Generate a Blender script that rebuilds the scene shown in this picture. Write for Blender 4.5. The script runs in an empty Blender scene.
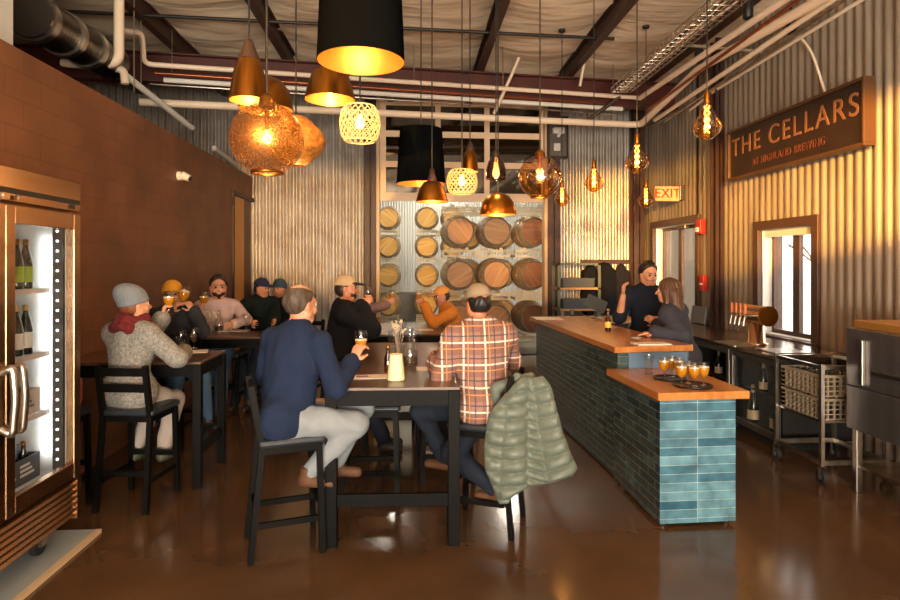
import bpy, bmesh, math, random
import numpy as np
import openvdb
from mathutils import Vector, Matrix
random.seed(4)
S = bpy.context.scene
COL = S.collection
PI = math.pi
YAW = math.atan(38/600)
def V(*a): return Vector(a)
# ---- pixel -> place helpers used to take measurements off the photograph
def ray(px, py):
    u = (px-450)/600; v = (265-py)/600
    return V(u*math.cos(YAW)+math.sin(YAW), math.cos(YAW)-u*math.sin(YAW), v)
def P(px, py, Y): d = ray(px, py); return V(0,0,1.8)+d*(Y/d.y)
def PX(px, py, X): d = ray(px, py); return V(0,0,1.8)+d*(X/d.x)
def H(px, py, z): d = ray(px, py); return V(0,0,1.8)+d*((z-1.8)/d.z)
def lin(c):
    c = c/255
    return c/12.92 if c <= .04045 else ((c+.055)/1.055)**2.4
def rgb(*c): return (lin(c[0]), lin(c[1]), lin(c[2]), 1)
# ---------------------------------------------------------------- materials
MATS = {}
def mat(name, col, rough=.5, metal=0, noise=None, bump=None, emis=None, spec=None, coat=0, trans=0, ior=1.45, coords='Object', stretch=(1,1,1)):
    if name in MATS: return MATS[name]
    m = bpy.data.materials.new(name); m.use_nodes = True; MATS[name] = m
    nt = m.node_tree; b = nt.nodes['Principled BSDF']; L = nt.links.new
    c = rgb(*col)
    b.inputs['Base Color'].default_value = c
    b.inputs['Roughness'].default_value = rough
    b.inputs['Metallic'].default_value = metal
    if spec is not None: b.inputs['Specular IOR Level'].default_value = spec
    if coat: b.inputs['Coat Weight'].default_value = coat; b.inputs['Coat Roughness'].default_value = .15
    if trans: b.inputs['Transmission Weight'].default_value = trans; b.inputs['IOR'].default_value = ior
    if emis:
        b.inputs['Emission Color'].default_value = rgb(*emis[0]); b.inputs['Emission Strength'].default_value = emis[1]
    if noise or bump:
        tc = nt.nodes.new('ShaderNodeTexCoord'); mp = nt.nodes.new('ShaderNodeMapping')
        mp.inputs['Scale'].default_value = stretch
        L(tc.outputs[coords], mp.inputs[0])
    if noise:   # (scale, colour2, low, high)
        n = nt.nodes.new('ShaderNodeTexNoise'); n.inputs['Scale'].default_value = noise[0]; n.inputs['Detail'].default_value = 5
        L(mp.outputs[0], n.inputs[0])
        r = nt.nodes.new('ShaderNodeValToRGB')
        r.color_ramp.elements[0].color = c; r.color_ramp.elements[1].color = rgb(*noise[1])
        r.color_ramp.elements[0].position = noise[2] if len(noise) > 2 else .35
        r.color_ramp.elements[1].position = noise[3] if len(noise) > 3 else .68
        L(n.outputs[0], r.inputs[0]); L(r.outputs[0], b.inputs['Base Color'])
    if bump:
        n2 = nt.nodes.new('ShaderNodeTexNoise'); n2.inputs['Scale'].default_value = bump[0]; n2.inputs['Detail'].default_value = 4
        L(mp.outputs[0], n2.inputs[0])
        bp = nt.nodes.new('ShaderNodeBump'); bp.inputs['Strength'].default_value = bump[1]; bp.inputs['Distance'].default_value = bump[2] if len(bump) > 2 else .01
        L(n2.outputs[0], bp.inputs['Height']); L(bp.outputs[0], b.inputs['Normal'])
    return m
def thin_glass(name, tint=(255,255,255), refl=.10, rough=.03):
    m = bpy.data.materials.new(name); m.use_nodes = True; nt = m.node_tree; nt.nodes.clear(); L = nt.links.new
    o = nt.nodes.new('ShaderNodeOutputMaterial'); t = nt.nodes.new('ShaderNodeBsdfTransparent'); g = nt.nodes.new('ShaderNodeBsdfGlossy')
    t.inputs[0].default_value = rgb(*tint); g.inputs['Roughness'].default_value = rough
    lw = nt.nodes.new('ShaderNodeLayerWeight'); lw.inputs[0].default_value = .5
    fr = nt.nodes.new('ShaderNodeMath'); fr.operation = 'POWER'; fr.inputs[1].default_value = 4.5; L(lw.outputs['Facing'], fr.inputs[0])
    ad = nt.nodes.new('ShaderNodeMath'); ad.operation = 'ADD'; ad.inputs[1].default_value = refl; ad.use_clamp = True
    mx = nt.nodes.new('ShaderNodeMixShader')
    L(fr.outputs[0], ad.inputs[0]); L(ad.outputs[0], mx.inputs[0]); L(t.outputs[0], mx.inputs[1]); L(g.outputs[0], mx.inputs[2]); L(mx.outputs[0], o.inputs[0])
    MATS[name] = m
    return m
def brick(name, c1, c2, mortar, w, h, msize=.004, offset=.5, rough=.6, bumpd=.004, noise=.0, bias=0., coat=0, fnoise=None):
    m = bpy.data.materials.new(name); m.use_nodes = True; MATS[name] = m
    nt = m.node_tree; b = nt.nodes['Principled BSDF']; L = nt.links.new
    uv = nt.nodes.new('ShaderNodeTexCoord'); br = nt.nodes.new('ShaderNodeTexBrick')
    L(uv.outputs['UV'], br.inputs['Vector'])
    br.offset = offset; br.inputs['Scale'].default_value = 1
    br.inputs['Brick Width'].default_value = w; br.inputs['Row Height'].default_value = h
    br.inputs['Mortar Size'].default_value = msize; br.inputs['Mortar Smooth'].default_value = .3; br.inputs['Bias'].default_value = bias
    br.inputs['Color1'].default_value = rgb(*c1); br.inputs['Color2'].default_value = rgb(*c2); br.inputs['Mortar'].default_value = rgb(*mortar)
    n = nt.nodes.new('ShaderNodeTexNoise'); n.inputs['Scale'].default_value = fnoise or 6; n.inputs['Detail'].default_value = 6
    L(uv.outputs['UV'], n.inputs[0])
    mr = nt.nodes.new('ShaderNodeMapRange'); mr.inputs['To Min'].default_value = 1-noise; mr.inputs['To Max'].default_value = 1+noise
    mr.inputs['From Min'].default_value = .3; mr.inputs['From Max'].default_value = .7
    L(n.outputs[0], mr.inputs[0])
    vm = nt.nodes.new('ShaderNodeVectorMath'); vm.operation = 'SCALE'
    L(br.outputs['Color'], vm.inputs[0]); L(mr.outputs[0], vm.inputs['Scale']); L(vm.outputs[0], b.inputs['Base Color'])
    b.inputs['Roughness'].default_value = rough
    if coat: b.inputs['Coat Weight'].default_value = coat
    bp = nt.nodes.new('ShaderNodeBump'); bp.inputs['Strength'].default_value = .6; bp.inputs['Distance'].default_value = bumpd; bp.invert = True
    L(br.outputs['Fac'], bp.inputs['Height']); L(bp.outputs[0], b.inputs['Normal'])
    return m
def plaid(name, base, stripes):
    """stripes: (axis 'x'|'z'|'d', period, width, offset, colour, mix)"""
    m = bpy.data.materials.new(name); m.use_nodes = True; MATS[name] = m
    nt = m.node_tree; b = nt.nodes['Principled BSDF']; L = nt.links.new
    b.inputs['Roughness'].default_value = .85
    tc = nt.nodes.new('ShaderNodeTexCoord'); sp = nt.nodes.new('ShaderNodeSeparateXYZ'); L(tc.outputs['Object'], sp.inputs[0])
    def M(op, a, bb=None):
        n = nt.nodes.new('ShaderNodeMath'); n.operation = op
        for i, q in enumerate((a, bb)):
            if q is None: continue
            if isinstance(q, (int, float)): n.inputs[i].default_value = q
            else: L(q, n.inputs[i])
        return n.outputs[0]
    cur = None
    for ax, per, wd, off, col, mx in stripes:
        s = {'x': sp.outputs[0], 'z': sp.outputs[2], 'y': sp.outputs[1]}[ax]
        f = M('FRACT', M('ADD', M('DIVIDE', s, per), off+10))
        k = M('MULTIPLY', M('LESS_THAN', f, wd/per), mx)
        mn = nt.nodes.new('ShaderNodeMix'); mn.data_type = 'RGBA'
        L(k, mn.inputs[0])
        if cur is None: mn.inputs[6].default_value = rgb(*base)
        else: L(cur, mn.inputs[6])
        mn.inputs[7].default_value = rgb(*col); cur = mn.outputs[2]
    L(cur, b.inputs['Base Color'])
    return m
# ---------------------------------------------------------------- mesh builder
class MB:
    def __init__(s): s.v = []; s.f = []; s.sm = []; s.mi = []
    def add(s, vs, fs, smooth=False, mi=0, M=None):
        o = len(s.v)
        s.v += [tuple(M @ Vector(v)) if M else tuple(v) for v in vs]
        s.f += [tuple(i+o for i in f) for f in fs]; s.sm += [smooth]*len(fs); s.mi += [mi]*len(fs)
        return s
    def box(s, lo, hi, bev=0, mi=0, M=None):
        x0,y0,z0 = [min(a,b) for a,b in zip(lo,hi)]; x1,y1,z1 = [max(a,b) for a,b in zip(lo,hi)]
        if bev <= 0:
            vs = [(x0,y0,z0),(x1,y0,z0),(x1,y1,z0),(x0,y1,z0),(x0,y0,z1),(x1,y0,z1),(x1,y1,z1),(x0,y1,z1)]
            return s.add(vs, [(3,2,1,0),(4,5,6,7),(0,1,5,4),(1,2,6,5),(2,3,7,6),(3,0,4,7)], mi=mi, M=M)
        bm = bmesh.new(); bmesh.ops.create_cube(bm, size=1)
        bmesh.ops.scale(bm, vec=(x1-x0,y1-y0,z1-z0), verts=bm.verts); bmesh.ops.translate(bm, vec=((x0+x1)/2,(y0+y1)/2,(z0+z1)/2), verts=bm.verts)
        bmesh.ops.bevel(bm, geom=bm.edges[:], offset=min(bev, (x1-x0)*.45,(y1-y0)*.45,(z1-z0)*.45), segments=2, profile=.5, affect='EDGES')
        bm.verts.index_update()
        s.add([v.co[:] for v in bm.verts], [[v.index for v in f.verts] for f in bm.faces], mi=mi, M=M); bm.free(); return s
    def tube(s, pts, r, n=10, caps=True, mi=0, r2=None, square=False, smooth=True):
        pts = [Vector(p) for p in pts]; k = len(pts); vs = []; fs = []
        up = None
        for i, p in enumerate(pts):
            d = (pts[min(i+1,k-1)]-pts[max(i-1,0)]).normalized()
            if up is None:
                up = Vector((0,0,1)) if abs(d.z) < .95 else Vector((0,1,0))
            a = d.cross(up).normalized(); b = a.cross(d).normalized(); up = b
            rr = r if r2 is None else r+(r2-r)*i/(k-1)
            sc = 1.0
            if 0 < i < k-1:
                c = (pts[i]-pts[i-1]).normalized().dot((pts[i+1]-pts[i]).normalized()); sc = 1/max(.75, math.sqrt(max(.01,(1+c)/2)))
            for j in range(n):
                t = 2*PI*j/n + (PI/n if square else 0)
                vs.append(p+(a*math.cos(t)+b*math.sin(t))*rr*(sc if n <= 6 else 1))
        for i in range(k-1):
            for j in range(n): fs.append((i*n+j, i*n+(j+1)%n, (i+1)*n+(j+1)%n, (i+1)*n+j))
        s.add(vs, fs, smooth=smooth and not square, mi=mi)
        if caps: s.add(vs[:n], [tuple(range(n))[::-1]], mi=mi); s.add(vs[-n:], [tuple(range(n))], mi=mi)
        return s
    def lathe(s, prof, n=24, c=(0,0,0), mi=0, M=None, ph=0, rf=None, smooth=True):
        vs = []; fs = []; k = len(prof)
        for r, z in prof:
            for j in range(n):
                t = 2*PI*j/n+ph; q = r*(rf(t, z) if rf else 1)
                vs.append((c[0]+q*math.cos(t), c[1]+q*math.sin(t), c[2]+z))
        for i in range(k-1):
            for j in range(n): fs.append((i*n+j, i*n+(j+1)%n, (i+1)*n+(j+1)%n, (i+1)*n+j))
        s.add(vs, fs, smooth=smooth, mi=mi, M=M)
        if prof[0][0] > 1e-5 and prof[0] != prof[-1]: pass
        return s
    def disc(s, r, z, n=24, c=(0,0,0), mi=0, M=None, up=True):
        vs = [(c[0]+r*math.cos(2*PI*j/n), c[1]+r*math.sin(2*PI*j/n), c[2]+z) for j in range(n)]
        return s.add(vs, [tuple(range(n)) if up else tuple(range(n))[::-1]], mi=mi, M=M)
    def prism(s, poly, z0, z1, mi=0, M=None):
        n = len(poly); vs = [(x,y,z0) for x,y in poly]+[(x,y,z1) for x,y in poly]
        return s.add(vs, [tuple(range(n))[::-1], tuple(range(n,2*n))]+[(i,(i+1)%n,n+(i+1)%n,n+i) for i in range(n)], mi=mi, M=M)
    def build(s, name, m, parent=None, loc=None, rz=None, props=None):
        me = bpy.data.meshes.new(name); me.from_pydata(s.v, [], s.f)
        ms = m if isinstance(m, (list, tuple)) else [m]
        for q in ms: me.materials.append(q)
        me.polygons.foreach_set('use_smooth', s.sm); me.polygons.foreach_set('material_index', s.mi)
        boxuv(me)
        o = bpy.data.objects.new(name, me); COL.objects.link(o)
        if parent is not None: o.parent = parent
        if loc is not None: o.location = loc
        if rz is not None: o.rotation_euler = (0,0,rz)
        if props: tag(o, *props)
        return o
def boxuv(me):
    n = len(me.loops)
    if not n: return
    co = np.empty(len(me.vertices)*3, np.float32); me.vertices.foreach_get('co', co); co = co.reshape(-1,3)
    lv = np.empty(n, np.int32); me.loops.foreach_get('vertex_index', lv)
    nm = np.empty(len(me.polygons)*3, np.float32); me.polygons.foreach_get('normal', nm); nm = np.abs(nm.reshape(-1,3))
    lt = np.empty(len(me.polygons), np.int32); me.polygons.foreach_get('loop_total', lt)
    ax = np.repeat(nm.argmax(1), lt); c = co[lv]
    uv = np.where((ax == 2)[:,None], c[:,:2], np.where((ax == 0)[:,None], c[:,[1,2]], c[:,[0,2]]))
    l = me.uv_layers.new(name='UVMap'); l.data.foreach_set('uv', uv.astype(np.float32).ravel())
def tag(o, label=None, cat=None, group=None, kind=None):
    if label: o['label'] = label
    if cat: o['category'] = cat
    if group: o['group'] = group
    if kind: o['kind'] = kind
    return o
def empty(name, loc=(0,0,0), rz=0, label=None, cat=None, group=None, kind=None):
    o = bpy.data.objects.new(name, None); COL.objects.link(o); o.location = loc; o.rotation_euler = (0,0,rz)
    o.empty_display_size = .1
    return tag(o, label, cat, group, kind)
def kids(o): return [c for c in bpy.data.objects if c.parent == o]
def copy_tree(o, parent=None):
    c = o.copy(); COL.objects.link(c); c.parent = parent
    for ch in kids(o): copy_tree(ch, c)
    return c
def dup(o, loc, rz=None, label=None, group=None):
    c = copy_tree(o); c.location = loc
    if rz is not None: c.rotation_euler = (0,0,rz)
    if label: c['label'] = label
    if group: c['group'] = group
    return c
def st(mb, name, m, parent=None, label=None):
    o = mb.build(name, m, parent)
    if parent is None: o['kind'] = 'structure'
    if label: o['label'] = label
    return o
def pipe_pts(pts, r=.08, seg=4):
    """round the corners of a polyline"""
    pts = [Vector(p) for p in pts]; out = [pts[0]]
    for i in range(1, len(pts)-1):
        a, b, c = pts[i-1], pts[i], pts[i+1]
        d1 = (a-b); d2 = (c-b); q = min(r, d1.length*.45, d2.length*.45)
        p1 = b+d1.normalized()*q; p2 = b+d2.normalized()*q
        for k in range(seg+1):
            t = k/seg; out.append(p1*(1-t)**2+b*2*t*(1-t)+p2*t*t)
    out.append(pts[-1]); return out
def point_light(name, loc, power, col=(1,.62,.28), r=.04, parent=None):
    l = bpy.data.lights.new(name, 'POINT'); l.energy = power; l.color = col; l.shadow_soft_size = r
    o = bpy.data.objects.new(name, l); COL.objects.link(o); o.location = loc
    if parent: o.parent = parent
    return o
# ---------------------------------------------------------------- palette
M_wall = brick('painted_block_wall', (120,78,50), (112,71,45), (90,58,38), .40, .20, .003, .5, .55, .0015, .22, fnoise=1.6)
M_floor = mat('polished_concrete', (74,53,36), .15, 0, noise=(1.1, (98,71,47), .32, .7), bump=(7,.12,.003), spec=.6)
M_galv = mat('galvanised_corrugated', (186,176,160), .36, .7, noise=(5, (150,138,120), .35,.7), stretch=(.5,.5,.15))
M_galvb = mat('galvanised_back_wall', (186,182,174), .4, .65, noise=(3, (158,150,140), .35,.7))
M_white_corr = mat('white_corrugated', (205,206,200), .55)
M_brownsteel = mat('brown_painted_steel', (62,36,26), .5, .1, noise=(4,(48,28,20)))
M_maroon = mat('maroon_beam_paint', (84,34,24), .55, 0, noise=(3,(66,28,20)))
M_insul = mat('ceiling_insulation', (226,208,182), .8, 0, noise=(1.4,(196,174,146),.3,.7), bump=(2.2,.7,.08), stretch=(.5,1.6,1))
M_cream = mat('cream_painted_pipe', (226,206,180), .5)
M_pvc = mat('pale_pipe', (222,202,180), .45)
M_copper = mat('copper_pipe', (150,84,52), .35, .8)
M_steel = mat('brushed_steel', (206,198,186), .28, 1, noise=(6,(150,142,130)), stretch=(1,1,.05))
M_duct = mat('duct_steel', (120,118,112), .3, 1)
M_dkst = mat('dark_steel', (108,102,94), .38, .85)
M_black = mat('black_paint', (18,17,16), .5, 0)
M_blackwood = mat('black_stained_wood', (7,7,6), .5, 0, noise=(8,(15,13,11)), stretch=(1,1,.2), spec=.1)
M_tabletop = mat('walnut_laminate', (92,66,48), .28, 0, noise=(5,(74,52,38)), stretch=(1,.1,1), spec=.6)
M_oak = mat('oiled_bar_wood', (200,132,66), .3, 0, noise=(7,(164,98,44),.3,.7), stretch=(2.2,.25,1), coat=.4)
M_oak2 = mat('pale_bar_wood', (206,160,110), .4, 0, noise=(7,(180,130,84)), stretch=(.3,2,1))
M_tile = brick('teal_glazed_tile', (46,92,112), (96,138,152), (150,172,172), .28, .061, .0022, 0., .22, .002, .35, coat=.3, fnoise=9)
M_tile_shade = brick('teal_random_tile_shaded', (28,46,50), (64,86,86), (134,120,90), .262, .061, .002, .43, .25, .003, .35, coat=.3, fnoise=9)  # random-bond copy; shade on the bar sides is put into its darker colours
M_tilepan = mat('blue_panel', (84,112,138), .4)
M_trim = mat('brown_window_trim', (74,50,34), .45)
M_white = mat('white_paint', (214,210,202), .5)
M_glass = thin_glass('clear_window_glass', (250,250,250), .03)
M_gware = thin_glass('drinking_glass', (240,240,240), .10)
M_amber = thin_glass('amber_lamp_glass', (250,205,140), .22, .08)
M_smoke = thin_glass('smoked_lamp_glass', (150,112,84), .16)
M_beer = mat('golden_beer', (240,160,30), .25, 0, trans=.25)
M_foam = mat('beer_foam', (246,226,180), .7)
M_seat = mat('charcoal_vinyl', (38,43,48), .4)
M_gold = mat('brushed_brass', (172,118,48), .3, 1, noise=(3,(146,92,32)), stretch=(1,1,.3))
M_goldin = mat('gold_foil_lining', (226,160,70), .4, .7)
M_shade = mat('black_fabric_shade', (9,10,11), 1, spec=0)
M_bulb = mat('glowing_filament_bulb', (255,200,120), .4, 0, emis=((255,176,84), 12))
M_warm = mat('warm_led', (255,220,160), .4, 0, emis=((255,190,110), 9))
M_led = mat('cool_led', (255,255,255), .4, 0, emis=((236,246,255), 5))
M_paper = mat('white_paper', (232,222,208), .7)
M_red = mat('red_plastic', (166,34,22), .5)
M_cable = mat('black_cable', (34,28,24), .5)
M_rubber = mat('rubber', (26,26,26), .7)
M_barrel = mat('oak_barrel_stave', (196,168,128), .6, 0, noise=(6,(160,128,90)), stretch=(3,.3,3))
M_bhead = mat('oak_barrel_head_amber', (206,158,110), .55, 0, noise=(5,(184,132,86)), stretch=(3,1,.4))
M_bhead2 = mat('oak_barrel_head_honey', (222,176,96), .55, 0, noise=(5,(196,146,70)), stretch=(3,1,.4))
M_bhead3 = mat('oak_barrel_head_dark', (142,94,60), .55, 0, noise=(5,(116,72,42)), stretch=(3,1,.4))
M_hoop = mat('galvanised_hoop', (150,140,122), .4, .8)
M_rack = mat('cream_rack_steel', (214,200,166), .5)
# ================================================================= THE ROOM
XL, XR = -2.85, 4.4
YB0, YB1 = 10.95, 11.2        # back wall runs slightly askew: at XL and at XR
def yb(x): return YB0+(YB1-YB0)*(x-XL)/(XR-XL)
CZ = 5.12
YR = -4.8                     # the wall behind the camera, with its wide roller-door opening
st(MB().box((-7.2,YR,-.1),(XR+.1,12,0)), 'floor', M_floor)
M_out = mat('pale_forecourt', (196,194,188), .8)
st(MB().box((-30,-60,-.22),(60,60,-.12)), 'ground', M_out)
# left wall: painted block, 3.4 m high, with a doorway
D0, D1, DH = 9.78, 10.9, 2.92
w = MB(); TOPZ = 3.37
w.box((XL-.2,YR,0),(XL,D0-.06,TOPZ)); w.box((XL-.2,D0-.06,DH+.06),(XL,11.1,TOPZ))
st(w, 'wall_left', M_wall)
w = MB().box((XL-.22,D0-.07,0),(XL+.03,D0+.0,DH+.07),.006).box((XL-.22,D0,DH),(XL+.03,11.0,DH+.07),.006)
st(w, 'trim_1', M_brownsteel)
d = st(MB().box((XL-.12,D0+.0,0),(XL-.015,D0+.67,DH)), 'door_1', mat('amber_door', (214,146,66), .45))  # leaf coloured amber
st(MB().box((XL-.12,D0+.67,0),(XL-.02,10.99,DH)), 'door_2', mat('dark_brown_door', (84,50,28), .45))
# corrugated sheets: real ribs
def corr(mb, a, b, z0, z1, pitch=.105, amp=.017, flip=1):
    a = Vector(a); b = Vector(b); L = (b-a).length; d = (b-a)/L; n = Vector((-d.y,d.x,0))*flip
    k = max(2, int(L/pitch*8)); vs = []; fs = []
    for i in range(k+1):
        s = L*i/k; q = amp*math.cos(2*PI*s/pitch); p = a+d*s+n*(q-amp)
        vs += [(p.x,p.y,z0),(p.x,p.y,z1)]
    for i in range(k): fs.append((2*i,2*i+2,2*i+3,2*i+1) if flip > 0 else (2*i,2*i+1,2*i+3,2*i+2))
    mb.add(vs, fs, smooth=True); return mb
def bp(x, off=0): return (x, yb(x)+off, 0)
OX0, OX1, OZ = -.62, 2.50, 5.0     # opening to the barrel room
w = MB(); corr(w, bp(-7.2), bp(OX0-.22), 0, CZ, .118, .03); 
w.box((-7.2,yb(-7.2)+.03,0),(-7.1,yb(-7.2)+.2,CZ))
corr(w, bp(OX1+.24), bp(XR), 0, CZ, .118, .02)
st(w, 'wall_back', M_galvb)
# solid backing behind the sheets
w = MB()
for x0, x1 in ((-7.2,OX0-.2),(OX1+.22,XR+.2)):
    w.prism([(x0,yb(x0)+.02),(x1,yb(x1)+.02),(x1,yb(x1)+.16),(x0,yb(x0)+.16)],0,CZ)
st(w, 'wall_back_core', M_brownsteel)
# right wall with a glazed door (far) and a window (near)
W2 = (6.33, 7.34, .94, 2.24); W1 = (9.04, 10.66, .0, 2.47)
w = MB(); segs = [(YR, W2[0], 0, CZ), (W2[0], W2[1], W2[3], CZ), (W2[0], W2[1], 0, W2[2]), (W2[1], W1[0], 0, CZ), (W1[0], W1[1], W1[3], CZ), (W1[1], yb(XR), 0, CZ)]
for y0, y1, z0, z1 in segs: corr(w, (XR,y0,0), (XR,y1,0), z0, z1, .125, .021)
st(w, 'wall_right', M_galv)
w = MB()
for y0, y1, z0, z1 in segs: w.box((XR+.045,y0,z0),(XR+.30,y1,z1))
st(w, 'wall_right_core', M_brownsteel)
w = MB()
w.box((-7.2,yb(-7.2),0),(-7.1,YR,CZ)); st(w, 'wall_left_outer', M_brownsteel)
# wall behind the camera with a wide opening
w = MB().box((-7.2,YR-.15,0),(-2.9,YR,CZ)).box((3.2,YR-.15,0),(XR+.3,YR,CZ)).box((-2.9,YR-.15,3.8),(3.2,YR,CZ))
st(w, 'wall_front', M_brownsteel)
w = MB()
for x in (-1.4,.15,1.7): w.box((x-.03,YR-.1,0),(x+.03,YR-.04,3.8))
for z in (.9,1.75,2.6): w.box((-2.9,YR-.1,z-.03),(3.2,YR-.04,z+.03))
st(w, 'window_4', M_dkst)
st(MB().box((-16,-11.6,-.15),(14,-11.2,3.0)), 'wall_sun_block', mat('sun_block_surface', (150,140,128), .8))  # unseen wall added to keep the low sun off the lower room
# ceiling: insulation blanket sagging between the purlins
PUR = [-6.22,-4.76,-3.3,-1.84,-.39,1.06,2.51,3.9]
vs = []; fs = []; nx, ny = 110, 60
for j in range(ny+1):
    y = YR+(12.0-YR)*j/ny
    for i in range(nx+1):
        x = -7.2+(XR+.3+7.2)*i/nx
        k = (x-PUR[0])/1.457; s = abs(math.sin(PI*k))
        z = CZ-.05-.10*s**.7+.02*math.sin(y*5+1.7*math.sin(x*2.3))+.012*math.sin(y*11+x*3)
        vs.append((x,y,z))
for j in range(ny):
    for i in range(nx): a = j*(nx+1)+i; fs.append((a,a+nx+1,a+nx+2,a+1))
st(MB().add(vs, fs, smooth=True), 'ceiling', M_insul)
st(MB().box((-7.2,YR,CZ+.02),(XR+.3,12.2,CZ+.1)), 'ceiling_deck', M_brownsteel)
w = MB()
def ibeam(w, a, b, hgt, wid, t=.014, tw=.01):
    a = Vector(a); b = Vector(b); d = (b-a); L = d.length; ang = math.atan2(d.y, d.x)
    M = Matrix.Translation(a) @ Matrix.Rotation(ang, 4, 'Z')
    w.box((0,-wid/2,0),(L,wid/2,t),M=M); w.box((0,-wid/2,hgt-t),(L,wid/2,hgt),M=M); w.box((0,-tw/2,t),(L,tw/2,hgt-t),M=M)
for i, x in enumerate(PUR):
    w = MB(); ibeam(w, (x,YR+.05,4.80), (x,12,4.80), .24, .11)
    o = st(w, 'beam_%d' % (i+1), M_brownsteel)
w = MB(); ibeam(w, (-7.1,8.35,4.38),(XR-.02,9.75,4.38),.42,.2,.02,.014)
st(w, 'beam_9', M_maroon)
# columns
def column(name, x, y, wx, wy, z1=CZ, m=M_brownsteel):
    w = MB(); t = .015
    w.box((x-wx/2,y-wy/2,0),(x+wx/2,y-wy/2+t,z1)); w.box((x-wx/2,y+wy/2-t,0),(x+wx/2,y+wy/2,z1)); w.box((x-t/2,y-wy/2,0),(x+t/2,y+wy/2,z1))
    return st(w, name, m)
column('column_1', OX0-.13, yb(OX0)-.06, .2, .2)
column('column_2', OX1+.13, yb(OX1)-.06, .24, .2)
column('column_3', XR-.16, yb(XR)-.14, .2, .22)
column('column_4', XR-.07, 8.28, .12, .16)
# ------------ window 2 (near) : deep brown casing, pale reveal, two sashes
def wall_window(idx, W, sashes, deep=.2, sill=True, blind=True):
    y0, y1, z0, z1 = W; t = .11
    fr = MB(); x = XR-.03
    fr.box((x,y0-t,z1),(x+.06,y1+t,z1+t),.004); fr.box((x,y0-t,z0),(x+.06,y0,z1),.004); fr.box((x,y1,z0),(x+.06,y1+t,z1),.004)
    if sill: fr.box((x-.02,y0-t,z0-t),(x+.06,y1+t,z0),.004)
    root = st(fr, 'window_%d' % idx, M_trim)
    rv = MB(); xo = XR+deep
    rv.box((x+.06,y0,z0),(xo,y0+.012,z1)); rv.box((x+.06,y1-.012,z0),(xo,y1,z1)); rv.box((x+.06,y0,z1-.012),(xo,y1,z1)); 
    if sill: rv.box((x+.06,y0,z0),(xo,y1,z0+.012))
    rv.build('window_reveal', M_white, root)
    if blind: MB().box((x+.08,y0,z1-.09),(xo-.04,y1,z1-.0)).build('blind_headrail', M_white, root)
    n = len(sashes)-1
    for i in range(n):
        a, b = sashes[i], sashes[i+1]; s = MB(); f = .06; X0, X1 = xo-.05, xo
        s.box((X0,a,z0),(X1,a+f,z1)); s.box((X0,b-f,z0),(X1,b,z1)); s.box((X0,a+f,z0),(X1,b-f,z0+f)); s.box((X0,a+f,z1-f),(X1,b-f,z1))
        so = s.build('sash', M_trim, root)
        MB().box((xo-.028,a+f,z0+f),(xo-.022,b-f,z1-f)).build('pane', M_glass, so)
    return root
wall_window(2, W2, (6.33,6.85,7.34))
wall_window(1, (W1[0],W1[1],.0,W1[3]), (9.04,9.94,10.66), sill=False, blind=False)
c = MB().box((XR+.05,9.55,2.40),(XR+.12,9.85,2.47),.01).tube([(XR+.09,9.8,2.44),(XR+.13,10.2,2.46),(XR+.2,9.95,2.47)],.008)
c.build('door_closer', M_dkst, None, props=('grey-green door closer arm under the head of the glazed door','door closer'))
# distant trees outside
M_bark = mat('bare_bark', (96,78,62), .9)
rt = random.Random(9)
def bare_tree(name, x, y, label, h=6):
    t = MB()
    def br(p, d, L, r, n):
        q = p+d*L; t.tube([p,(p+q)/2+Vector((rt.uniform(-.05,.05),rt.uniform(-.05,.05),0)),q], r, 6, r2=r*.6, caps=False)
        if n <= 0: return
        for k in range(3):
            dd = (d+Vector((rt.uniform(-.8,.8),rt.uniform(-.8,.8),rt.uniform(-.1,.6)))).normalized()
            br(p+d*L*rt.uniform(.6,1), dd, L*.68, r*.55, n-1)
    br(Vector((x,y,-.13)), Vector((0,0,1)), h*.33, .13, 4)
    t.build(name, M_bark, props=(label,'tree'))
bare_tree('bare_tree', 22, 31.0, 'bare leafless tree outside, seen through the window behind the tap tower')
bare_tree('bare_tree', 21, 43.5, 'bare leafless tree outside, seen through the glazed door')
# ------------ barrel room
BZ = 5.6; Y2 = 20.2; X0b, X1b = -3.6, 7.5
st(MB().prism([(X0b,11.6),(X1b,12.0),(X1b,Y2+.1),(X0b,Y2+.1)],-.1,0), 'floor_barrel_room', mat('grey_concrete', (120,112,100), .5))
w = MB(); corr(w, (X0b,Y2,0),(X1b,Y2,0),0,BZ,.09,.014)
st(w, 'wall_barrel_room_back', M_white_corr)
st(MB().box((X0b-.1,11.3,0),(X0b,Y2,BZ)), 'wall_barrel_room_left', M_white)
st(MB().box((X1b,11.9,0),(X1b+.1,Y2,BZ)), 'wall_barrel_room_right', M_white)
st(MB().box((X0b,11.4,BZ),(X1b,Y2,BZ+.1)), 'ceiling_barrel_room', M_white)
st(MB().box((-1.0,19.4,0),(.5,20.1,.9),.02), 'barrel_room_shade_block', M_dkst)  # dark block standing in for shade between the barrel stacks
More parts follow.
